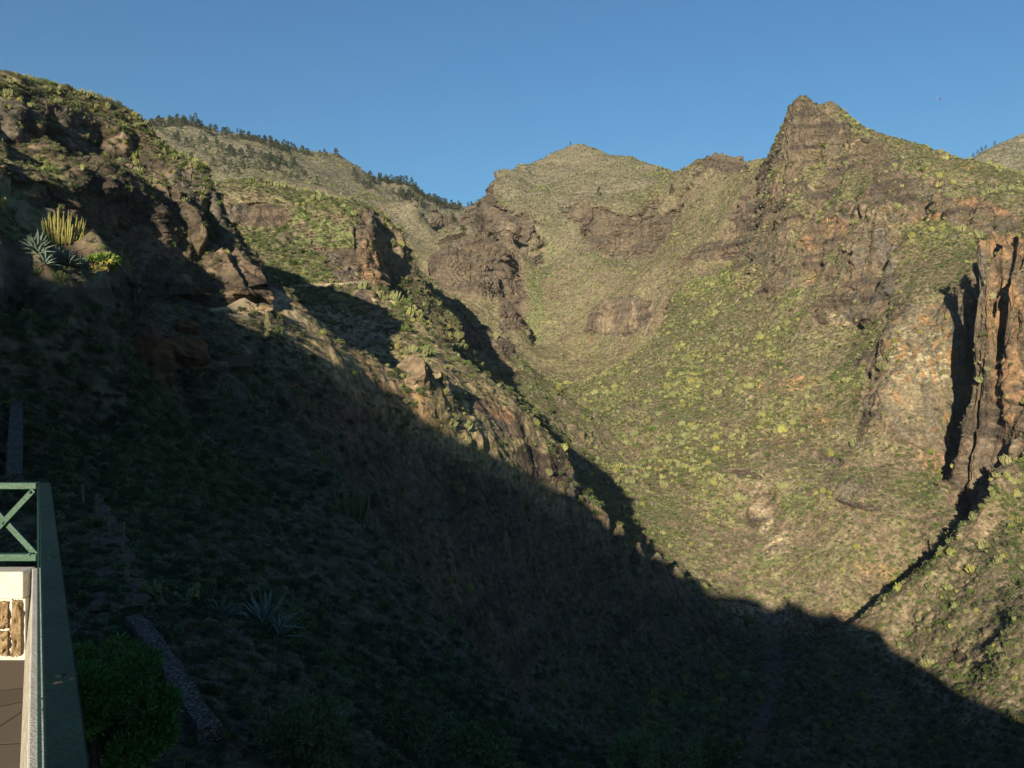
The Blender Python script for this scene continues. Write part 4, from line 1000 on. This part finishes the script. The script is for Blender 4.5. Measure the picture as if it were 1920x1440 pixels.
def pear(n, mat, spread=0.12):
    g = Geo(); pads = []
    def pad(p, d, s):
        d = d.normalized(); a = d.cross(rdir()); a.normalize(); nrm = d.cross(a)
        ring = [p + d * s * (0.5 - 0.5 * math.cos(t)) + a * s * 0.36 * math.sin(t) for t in [math.pi * 2 * k / 10 for k in range(10)]]
        v = [q + nrm * .025 for q in ring] + [q - nrm * .025 for q in ring]
        g.add(v, [tuple(range(10)), tuple(range(19, 9, -1))] + [(k, k + 10, (k + 1) % 10 + 10, (k + 1) % 10) for k in range(10)])
        pads.append((p + d * s * .95, d, s))
    for k in range(n): pad(Vector((R.uniform(-spread, spread), R.uniform(-spread, spread), -.05)), Vector((R.uniform(-.5, .5), R.uniform(-.5, .5), 1)), R.uniform(.25, .36))
    for k in range(n * 4):
        p, d, s = R.choice(pads)
        if p.z < 1.2: pad(p, (d + rdir() * .9 + Vector((0, 0, .4))), s * R.uniform(.8, 1.0))
    return g.mesh('prickly_pear', [mat])
def put(name, me, u, v, size, label, cat, group=None, sq=1.0, rz=None, sink=0.03):
    p, n, _ = hit(u, v); o = link(name, me); o.location = Vector(p) - Vector((0, 0, sink * size)); o.scale = (size, size, size * sq); o.rotation_euler = (0, 0, R.uniform(0, 6.28) if rz is None else rz)
    return tag(o, label, cat, group)
for k, (u, v, s, lb) in enumerate([
    (66, 470, 1.0, 'grey-blue agave rosette left of the upright one on the sunlit ledge'), (38, 402, 1.2, 'upper grey-blue agave at the left edge under the dark cliff'), (18, 428, 0.9, 'small grey-blue agave at the left picture edge'),
    (72, 478, 1.3, 'tall upright grey-blue agave left of the brown boulder'), (96, 492, 1.1, 'grey-blue agave in front of the brown boulder'), (112, 494, 1.1, 'grey-blue agave in the middle of the ledge bed'), (128, 498, 1.0, 'grey-blue agave right of the middle of the ledge bed'),
    (142, 500, 0.9, 'low grey-blue agave near the right end of the ledge bed'), (154, 504, 0.8, 'smallest grey-blue agave at the right end of the ledge bed'), (84, 498, 1.0, 'shaded grey-blue agave at the left end of the ledge bed'), (232, 560, 0.9, 'yellowish agave at the brow of the brown bank below the cliff'),
    (495, 1182, 1.25, 'big sprawling grey agave in the dark scrub right of the stone wall'), (520, 1200, 0.8, 'smaller grey agave beside the sprawling one in the dark scrub'), (415, 1160, 0.6, 'small pale dried agave left of the sprawling one')]):
    put('agave', AG[k % 2], u, v, s, lb, 'agave', 'agaves', sq=1.15 if k == 3 else 1.0)
put('candelabra_cactus', cardon(95, 2.3, 2.2, M_CARDON), 116, 455, 1.0, 'stand of yellow candelabra cactus columns lit on the ledge', 'cactus', rz=0.3)
put('candelabra_cactus', cardon(12, 1.2, 1.3, M_CARDON), 90, 456, 1.0, 'short yellow cactus columns left of the tall lit stand', 'cactus', rz=0.2)
for k, (u, v, w_, h, lb) in enumerate([(668, 968, 1.9, 2.2, 'dense shaded stand of green candelabra columns on the near brow'), (698, 1000, 1.1, 1.0, 'low shaded cactus stand right below the dense one'), (740, 962, 0.9, 0.8, 'small pale cactus fan right of the dense stand'), (606, 868, 1.2, 1.4, 'shaded cactus stand up-slope on the near brow'), (762, 1008, 0.7, 0.9, 'slim pale cactus tuft far right on the near brow'), (826, 1072, 0.8, 0.9, 'slender shaded cactus lower down the near brow'), (722, 1065, 0.8, 0.9, 'dim cactus clump low under the dense stand')]):
    put('candelabra_cactus', cardon(int(34 * w_ / 1.5), w_, h, M_CARDOND), u, v, 1.15, lb, 'cactus', rz=0.2)
for k, (u, v, s, mt, lb) in enumerate([(14, 392, 1.3, M_PEAR, 'yellow flowering prickly pear at the left edge under the dark cliff'), (197, 506, 1.0, M_PEAR, 'yellow lit prickly pear under the domed tabaiba tree'), (216, 508, 0.8, M_PEAR, 'small yellow prickly pear right below the domed tabaiba tree'), (178, 508, 0.6, M_PEAR, 'smallest yellow prickly pear left of the domed tabaiba tree'),
    (430, 745, 1.5, M_PEARD, 'olive prickly pear in shade below the retaining wall'), (470, 765, 1.5, M_PEARD, 'olive prickly pear thicket on the shaded brow'), (395, 780, 1.2, M_PEARD, 'dim prickly pear left of the thicket on the shaded brow'), (510, 790, 1.1, M_PEARD, 'dim prickly pear at the right of the shaded brow thicket'), (500, 830, 1.1, M_PEARD, 'pale prickly pear under the shaded brow thicket'), (300, 1130, 0.9, M_PEARD, 'yellowish prickly pear beside the footpath wall'), (360, 1140, 0.9, M_PEARD, 'yellowish prickly pear left of the pale dried agave'), (610, 820, 1.0, M_PEARD, 'grey prickly pear high on the near brow'), (640, 900, .9, M_PEARD, 'grey prickly pear above the dense cactus stand')]):
    put('prickly_pear', pear(4, mt), u, v, s, lb, 'cactus')
# domed tabaiba tree: trunk, limbs, crown
def tabaiba(u, v, r, h, label):
    p, n, _ = hit(u, v); t = empty('tabaiba_tree', Vector(p), label, 'tree')
    g = Geo(); tips = []
    for k in range(9):
        a = k * 2.4; tip = Vector((math.cos(a) * r * R.uniform(.2, .85), math.sin(a) * r * R.uniform(.2, .85), h * R.uniform(.6, .8))); tips.append(tip)
        tube(g, [(0, 0, -.2), (tip.x * .25, tip.y * .25, h * .25), tip * .7 + Vector((0, 0, .05)), tip], [.09, .06, .035, .015], 5)
    o = link('trunk', g.mesh('trunk', [M_WOOD])); o.parent = t
    g = Geo()
    for k in range(900):
        d = rdir(0.0); q = Vector((d.x * r, d.y * r, h * .52 + d.z * h * .48)) * 1.0; f = R.uniform(.78, 1.04); q = Vector((q.x * f, q.y * f, h * .52 + (q.z - h * .52) * f))
        leaf(g, q, d + rdir() * .7, rdir(), .17, .07)
    o = link('crown', g.mesh('crown', [M_TAB])); o.parent = t
M_TAB = mat_noise('tabaiba_leaves', (0.10, 0.16, 0.030), (0.17, 0.23, 0.050), 3, 0.7, 0.2)
tabaiba(204, 512, 0.85, 1.25, 'domed yellow-green tabaiba tree on the sunlit ledge')
tabaiba(172, 505, 0.42, 0.85, 'small round tabaiba tree left of the domed one')
# bright bush below the rail
def big_bush(u, v, Y_, r, h, n, mat, label, lf=0.09):
    p = V3(u, v, Y_); o = empty('green_bush', p, label, 'bush')
    g = Geo(); cs = []
    for k in range(26):
        d = rdir(-0.5); cs.append(Vector((d.x * r * .8, d.y * r * .8, h * .35 + d.z * h * .55)))
    for q in cs[:10]: tube(g, [(0, 0, -1.2), q * .5, q], [.05, .03, .01], 4)
    b = link('stems', g.mesh('stems', [M_WOOD])); b.parent = o
    g = Geo()
    for k in range(n):
        q = cs[k % 26]; d = rdir(); e = q + d * R.uniform(.25, .42) * r * .8
        leaf(g, e, d + rdir() * .9 + Vector((0, 0, .5)), rdir(), lf * R.uniform(.6, 1.3), lf * .38)
    b = link('leaves', g.mesh('leaves', [mat])); b.parent = o
M_VIVID = mat_noise('vivid_leaves', (0.030, 0.085, 0.010), (0.058, 0.135, 0.018), 3, 0.65, 0.3)
big_bush(212, 1420, 8.3, 0.60, 1.25, 14000, M_VIVID, 'vivid green leafy bush just right of the dark rail', 0.055)
big_bush(150, 1400, 9.0, 0.5, 1.1, 7000, M_VIVID, 'vivid green bush half hidden by the rail at the bottom edge', 0.055)
for (u, v, Y_, r, h, lb) in [(1260, 1445, 24, .95, 1.5, 'broad leafy bush sticking up at the bottom edge near the stream'), (1345, 1440, 26, .5, 1.0, 'slim leafy bush at the bottom edge close to the stream bed'), (1190, 1450, 22, .7, 1.1, 'leafy bush at the bottom edge left of the broad one'), (560, 1420, 13, .8, 1.0, 'leafy bush at the bottom edge right of the stone wall'), (760, 1435, 17, .9, 1.2, 'rounded leafy bush at the bottom edge left of centre'), (900, 1440, 19, .7, 0.9, 'leafy bush at the bottom edge near the centre')]:
    big_bush(u, v, Y_, r, h, 2200, M_LEAF, lb, 0.10)
# big bushes lit on the lower crest of the long rib
for k, (u, v, s) in enumerate([(1052, 892, 3.0), (1068, 905, 3.6), (1085, 915, 4.0), (1100, 928, 4.4), (1112, 940, 3.6), (1124, 950, 4.0), (1138, 958, 3.8), (1150, 972, 3.4), (1165, 985, 3.0), (1180, 998, 2.6), (1095, 948, 3.2), (1120, 968, 3.0)]):
    put('crest_bush', SH_LEAF[k % 3], u, v, s * .85, 'rounded grey-green bush lit on the lower crest above the big shadow', 'bush', 'bushes on the lower crest', sq=.8)
for k, (u, v, s, lb) in enumerate([(480, 592, 1.9, 'dark green rounded bush leftmost on the shadow edge below the pale ledge'), (516, 598, 2.3, 'dark green rounded bush on the shadow edge below the pale ledge nose'), (566, 632, 2.2, 'dark green rounded bush on the rib crest beside the orange track'), (545, 618, 1.5, 'small green rounded bush left of the one beside the orange track'), (735, 745, 2.4, 'green bush on the straw-coloured rib slope at the shadow edge'), (790, 735, 2.0, 'green bush in the straw patch right of the rock notch'), (640, 668, 1.8, 'green bush on the rib crest above the orange track')]):
    put('green_bush', SH_LEAF[k % 3], u, v, s, lb, 'bush', sq=.8)
# boulders
def boulder(u, v, s, label, mat, sq=.75):
    bm = bmesh.new(); bmesh.ops.create_icosphere(bm, subdivisions=5, radius=.5)
    pl = [(rdir(-0.6), R.uniform(.30, .46)) for k in range(15)]
    for q in bm.verts:
        e = q.co.normalized(); q.co = e * min([.5] + [h_ / max(1e-3, e.dot(p_)) for p_, h_ in pl if e.dot(p_) > .05])
        n = float(noise([q.co.x * 2.2 + u], [q.co.y * 2.2 + v], [q.co.z * 2.2], 1)[0]); n2 = float(noise([q.co.x * 6 + u], [q.co.y * 6], [q.co.z * 6], 2)[0]); n3 = float(noise([q.co.x * 14 + u], [q.co.y * 14], [q.co.z * 14], 3)[0]); q.co *= 1 + .24 * n + .15 * n2 + .06 * n3
    me = bpy.data.meshes.new('boulder'); bm.to_mesh(me); bm.free(); me.materials.append(mat)
    put('boulder', me, u, v, s, label, 'boulder', sq=sq, sink=0.1)
M_BOULD = mat_noise('brown_rock', (0.095, 0.070, 0.048), (0.20, 0.150, 0.098), 5, 0.95, 0.1, 0.8)
M_BDARK = mat_noise('dark_rusty_rock', (0.055, 0.034, 0.022), (0.14, 0.075, 0.04), 3, 0.95, 0.1, 0.9)
M_BGREY = mat_noise('grey_rock', (0.06, 0.055, 0.052), (0.12, 0.11, 0.10), 5, 0.95, 0.1, 0.8)
boulder(104, 474, 1.5, 'round brown boulder behind the agave bed', M_BOULD)
for k, (u, v, s, lb) in enumerate([(345, 612, 3.0, 'pale sunlit tip of rock over the orange cave'), (268, 655, 5.0, 'squat dark brown boulder left of the orange cave rock'), (330, 655, 4.6, 'rusty rock mass above the retaining wall posts'), (362, 668, 2.6, 'dark rusty rock right of the cave above the posts')]):
    boulder(u, v, s, lb, M_BDARK, .8)
for k, (u, v, s, lb) in enumerate([(1440, 1210, 2.2, 'grey boulder at the head of the shaded stream bed'), (1455, 1232, 3.0, 'big grey boulder in the shaded stream bed'), (1448, 1262, 2.2, 'flat grey boulder midway down the shaded stream bed'), (1462, 1290, 2.4, 'grey boulder right of the flat one in the stream bed'), (1438, 1322, 2.0, 'low grey boulder in the lower stream bed'), (1425, 1352, 2.2, 'grey boulder lowest in the visible stream bed'), (1446, 1190, 1.6, 'small grey boulder highest in the shaded stream bed')]):
    boulder(u, v, s, lb, M_BGREY, .6)
boulder(787, 692, 7.0, 'brown rock stub standing in the notch of the sunlit rib', M_BOULD, 1.0)
# ------------------------------------------------------------------ pines of the far mountain
def pines():
    spots = []
    def crest(pts, n, jit=3):
        q = np.array(pts, float); seg = np.sqrt((np.diff(q, axis=0) ** 2).sum(1)); cs = np.concatenate([[0], np.cumsum(seg)])
        for k in range(n):
            t = R.uniform(0, cs[-1]); spots.append((np.interp(t, cs, q[:, 0]), np.interp(t, cs, q[:, 1]) + abs(R.gauss(0, jit))))
    crest([(280, 232), (330, 230), (400, 246), (480, 264), (545, 282)], 95, 5); crest([(545, 282), (600, 295), (632, 294)], 12, 3)
    crest([(690, 336), (730, 342), (765, 348), (800, 374), (836, 390)], 55, 3); crest([(840, 392), (868, 390), (895, 390)], 14, 3)
    crest([(320, 250), (400, 268), (500, 296), (560, 310)], 75, 20); crest([(740, 360), (775, 372), (800, 390)], 26, 6); crest([(500, 300), (560, 320), (600, 340)], 14, 10)
    crest([(350, 290), (450, 320)], 10, 14); crest([(850, 410), (862, 425), (870, 440)], 7, 4); crest([(640, 320), (700, 350)], 5, 8)
    n = 0
    for (u, v) in spots:
        i = int(np.clip(np.searchsorted(UA, (u - CU) / F), 0, NC - 1)); j = int(np.argmax(PVn[i] <= v))
        if j == 0 or P2[i, j, 1] < 700:
            ok = np.nonzero(P2[i, :, 1] > 900)[0]; j = ok[int(np.argmin(PVn[i, ok]))]
        p = Vector(P2[i, j].astype(float)); h = R.uniform(8, 17) * (p.y / 1350); o = link('pine_tree', SH_PINE[n % 4]); n += 1
        o.location = p; o.scale = (h * R.uniform(.9, 1.5), h * R.uniform(.9, 1.5), h); o.rotation_euler = (0, 0, R.uniform(0, 6.28))
        if u < 580 and v < 300: lb, gr = 'dark pine tree along the left mountain skyline', 'pines on the left skyline'
        elif u < 650: lb, gr = 'dark pine tree scattered on the grey slope under the left skyline', 'pines on the grey slope'
        elif u < 840: lb, gr = 'dark pine tree on the crest descending to the gap', 'pines on the descending crest'
        else: lb, gr = 'dark pine tree in the gap at the gorge head', 'pines in the gap'
        tag(o, lb, 'pine tree', gr)
    for (u, v, h, lb) in [(1069, 270, 5.5, 'lone tiny pine on the top of the central mountain'), (1121, 368, 11, 'dark pine on the right flank of the central mountain'), (1258, 366, 10, 'small dark pine below the saddle beside the red knob')]:
        i = int(np.searchsorted(UA, (u - CU) / F)); ok = np.nonzero(P2[i, :, 1] > 600)[0]; j = ok[int(np.argmin(np.abs(np.minimum.accumulate(PVn[i, ok]) - v)))]
        o = link('pine_tree', SH_PINE[n % 4]); n += 1; o.location = Vector(P2[i, j].astype(float)); o.scale = (h, h, h); tag(o, lb, 'pine tree')
    for k, (u, v) in enumerate([(1834, 296), (1842, 292), (1850, 289), (1826, 302), (1866, 282)]):
        i = int(np.searchsorted(UA, (u - CU) / F)); ok = np.nonzero(P2[i, :, 1] > 1500)[0]; j = ok[int(np.argmin(PVn[i, ok]))]
        o = link('pine_tree', SH_PINE[k % 4]); o.location = Vector(P2[i, j].astype(float)); o.scale = (14, 14, 13); tag(o, 'tiny dark pine on the edge of the pale far right mountain', 'pine tree', 'pines on the far right mountain')
pines()
# ------------------------------------------------------------------ paraglider
def glider():
    Y_ = 1250.0; c0 = Vector(world(1759.5, 186.5, Y_)); t = empty('paraglider', c0, 'tiny red and white paraglider high in the sky over the right ridge', 'paraglider')
    g = Geo(); n = 20; prof = [(-1.3, 0), (-.9, .32), (0, .30), (1.3, .02), (0, -.03)]
    for k in range(n + 1):
        a = math.radians(-62 + 124 * k / n); q = max(.35, math.cos(a * .9))
        for (yy, zz) in prof: g.v.append((math.sin(a) * 4.3, yy * q, (math.cos(a) - .6) * 4.3 + zz * q * math.cos(a)))
    for k in range(n):
        for i in range(5):
            g.f.append((k * 5 + i, k * 5 + (i + 1) % 5, (k + 1) * 5 + (i + 1) % 5, (k + 1) * 5 + i)); g.m.append(0 if k < 3 or k > 8 else 1)
    g.f += [tuple(range(5)), tuple(range(n * 5, n * 5 + 5))]; g.m += [0, 0]
    o = link('canopy', g.mesh('canopy', [mat_noise('red_cloth', (.55, .03, .06), (.65, .05, .09), 3), mat_noise('white_cloth', (.75, .7, .72), (.8, .75, .78), 3)])); o.parent = t
    g = Geo()
    for k in range(0, n + 1, 2):
        a = math.radians(-62 + 124 * k / n); e = Vector((math.sin(a) * 4.3, 0, (math.cos(a) - .6) * 4.3)); tube(g, [e, Vector((.25 if a > 0 else -.25, 0, -6.3))], .012, 3, 0, False)
    o = link('suspension_lines', g.mesh('suspension_lines', [mat_noise('line_cord', (.1, .1, .12), (.14, .14, .16), 3)])); o.parent = t
    # pilot, seated in the harness: one continuous skin
    me = bpy.data.meshes.new('person'); vs = [(0, 0, 0), (0, .02, .28), (0, .0, .52), (0, 0, .64), (0, -.02, .80), (.2, 0, .5), (.28, -.12, .75), (.24, -.1, 1.0), (-.2, 0, .5), (-.28, -.12, .75), (-.24, -.1, 1.0), (.12, -.42, .06), (.12, -.55, -.34), (-.12, -.42, .06), (-.12, -.55, -.34), (.12, -.68, -.38), (-.12, -.68, -.38)]
    es = [(0, 1), (1, 2), (2, 3), (3, 4), (2, 5), (5, 6), (6, 7), (2, 8), (8, 9), (9, 10), (0, 11), (11, 12), (0, 13), (13, 14), (12, 15), (14, 16)]
    me.from_pydata(vs, es, []); o = link('person', me); o.location = c0 + Vector((0, 0, -7.3))
    sk = o.modifiers.new('skin', 'SKIN'); o.modifiers.new('smooth', 'SUBSURF').levels = 1
    rr = [.2, .18, .19, .07, .13, .08, .06, .05, .08, .06, .05, .11, .07, .11, .07, .05, .05]
    for i, r in enumerate(rr): me.skin_vertices[0].data[i].radius = (r, r)
    me.skin_vertices[0].data[0].use_root = True
    me.materials.append(mat_noise('dark_suit', (.03, .04, .06), (.05, .06, .09), 6))
    tag(o, 'pilot in dark clothing seated under the red and white paraglider', 'person')
glider()
# ------------------------------------------------------------------ evening haze: one closed box of thin even air
def build_haze():
    zlo = float(P2[..., 2].min()) - 1.0
    zlo = min(zlo, -60.0) - 1.0; x0, x1, y0, y1 = -2300.0, 2300.0, -420.0, 2520.0; z1 = float(P2[..., 2].max()) + 60.0
    g = Geo(); boxg(g, (x0, y0, zlo - 20), (x1 - x0, 0, 0), (0, y1 - y0, 0), (0, 0, z1 - zlo + 20))
    m = bpy.data.materials.new('thin_haze'); m.use_nodes = True; nt = m.node_tree; nt.nodes.clear()
    o = nd(nt, 'ShaderNodeOutputMaterial'); v = nd(nt, 'ShaderNodeVolumePrincipled')
    v.inputs['Color'].default_value = (0.80, 0.88, 1.0, 1); v.inputs['Density'].default_value = HAZE; v.inputs['Anisotropy'].default_value = 0.2
    nt.links.new(v.outputs[0], o.inputs['Volume'])
    ob = link('haze', g.mesh('haze', [m])); tag(ob, kind='stuff')
HAZE = 0.00004
build_haze()
# ------------------------------------------------------------------ camera, sun, sky
cam = bpy.data.cameras.new('camera'); co = bpy.data.objects.new('camera', cam); COL.objects.link(co)
cam.sensor_width = 36; cam.lens = 36 * F / 1920; cam.clip_start = 0.05; cam.clip_end = 20000
co.rotation_euler = (math.pi / 2, 0, 0); co.location = (0, 0, 0)
scene.camera = co
sl = bpy.data.lights.new('sun', 'SUN'); so = bpy.data.objects.new('sun', sl); COL.objects.link(so)
sl.energy = 5.0; sl.angle = math.radians(0.53); sl.color = (1.0, 0.88, 0.66)
so.rotation_euler = Vector(SUN_D).to_track_quat('-Z', 'Y').to_euler()
w = bpy.data.worlds.new('World'); scene.world = w; w.use_nodes = True
nt = w.node_tree; bg = nt.nodes['Background']
sky = nd(nt, 'ShaderNodeTexSky', sky_type='NISHITA', sun_disc=False)
sky.sun_elevation = SUN_EL; sky.sun_rotation = SUN_AZ + math.pi
sky.altitude = 800; sky.air_density = 1.5; sky.dust_density = 0.3; sky.ozone_density = 6.6
tint = nd(nt, 'ShaderNodeMix', data_type='RGBA', blend_type='MULTIPLY'); tint.inputs['Factor'].default_value = 1.0; tint.inputs['B'].default_value = (0.86, 1.03, 1.04, 1)
nt.links.new(sky.outputs['Color'], tint.inputs['A']); nt.links.new(tint.outputs['Result'], bg.inputs['Color']); bg.inputs['Strength'].default_value = 0.062
scene.view_settings.view_transform = 'Standard'; scene.view_settings.look = 'None'
scene.view_settings.exposure = 0.97; scene.view_settings.gamma = 1.0
scene.cycles.max_bounces = 5; scene.cycles.diffuse_bounces = 2; scene.cycles.volume_bounces = 1
scene.render.resolution_x = 1024; scene.render.resolution_y = 768
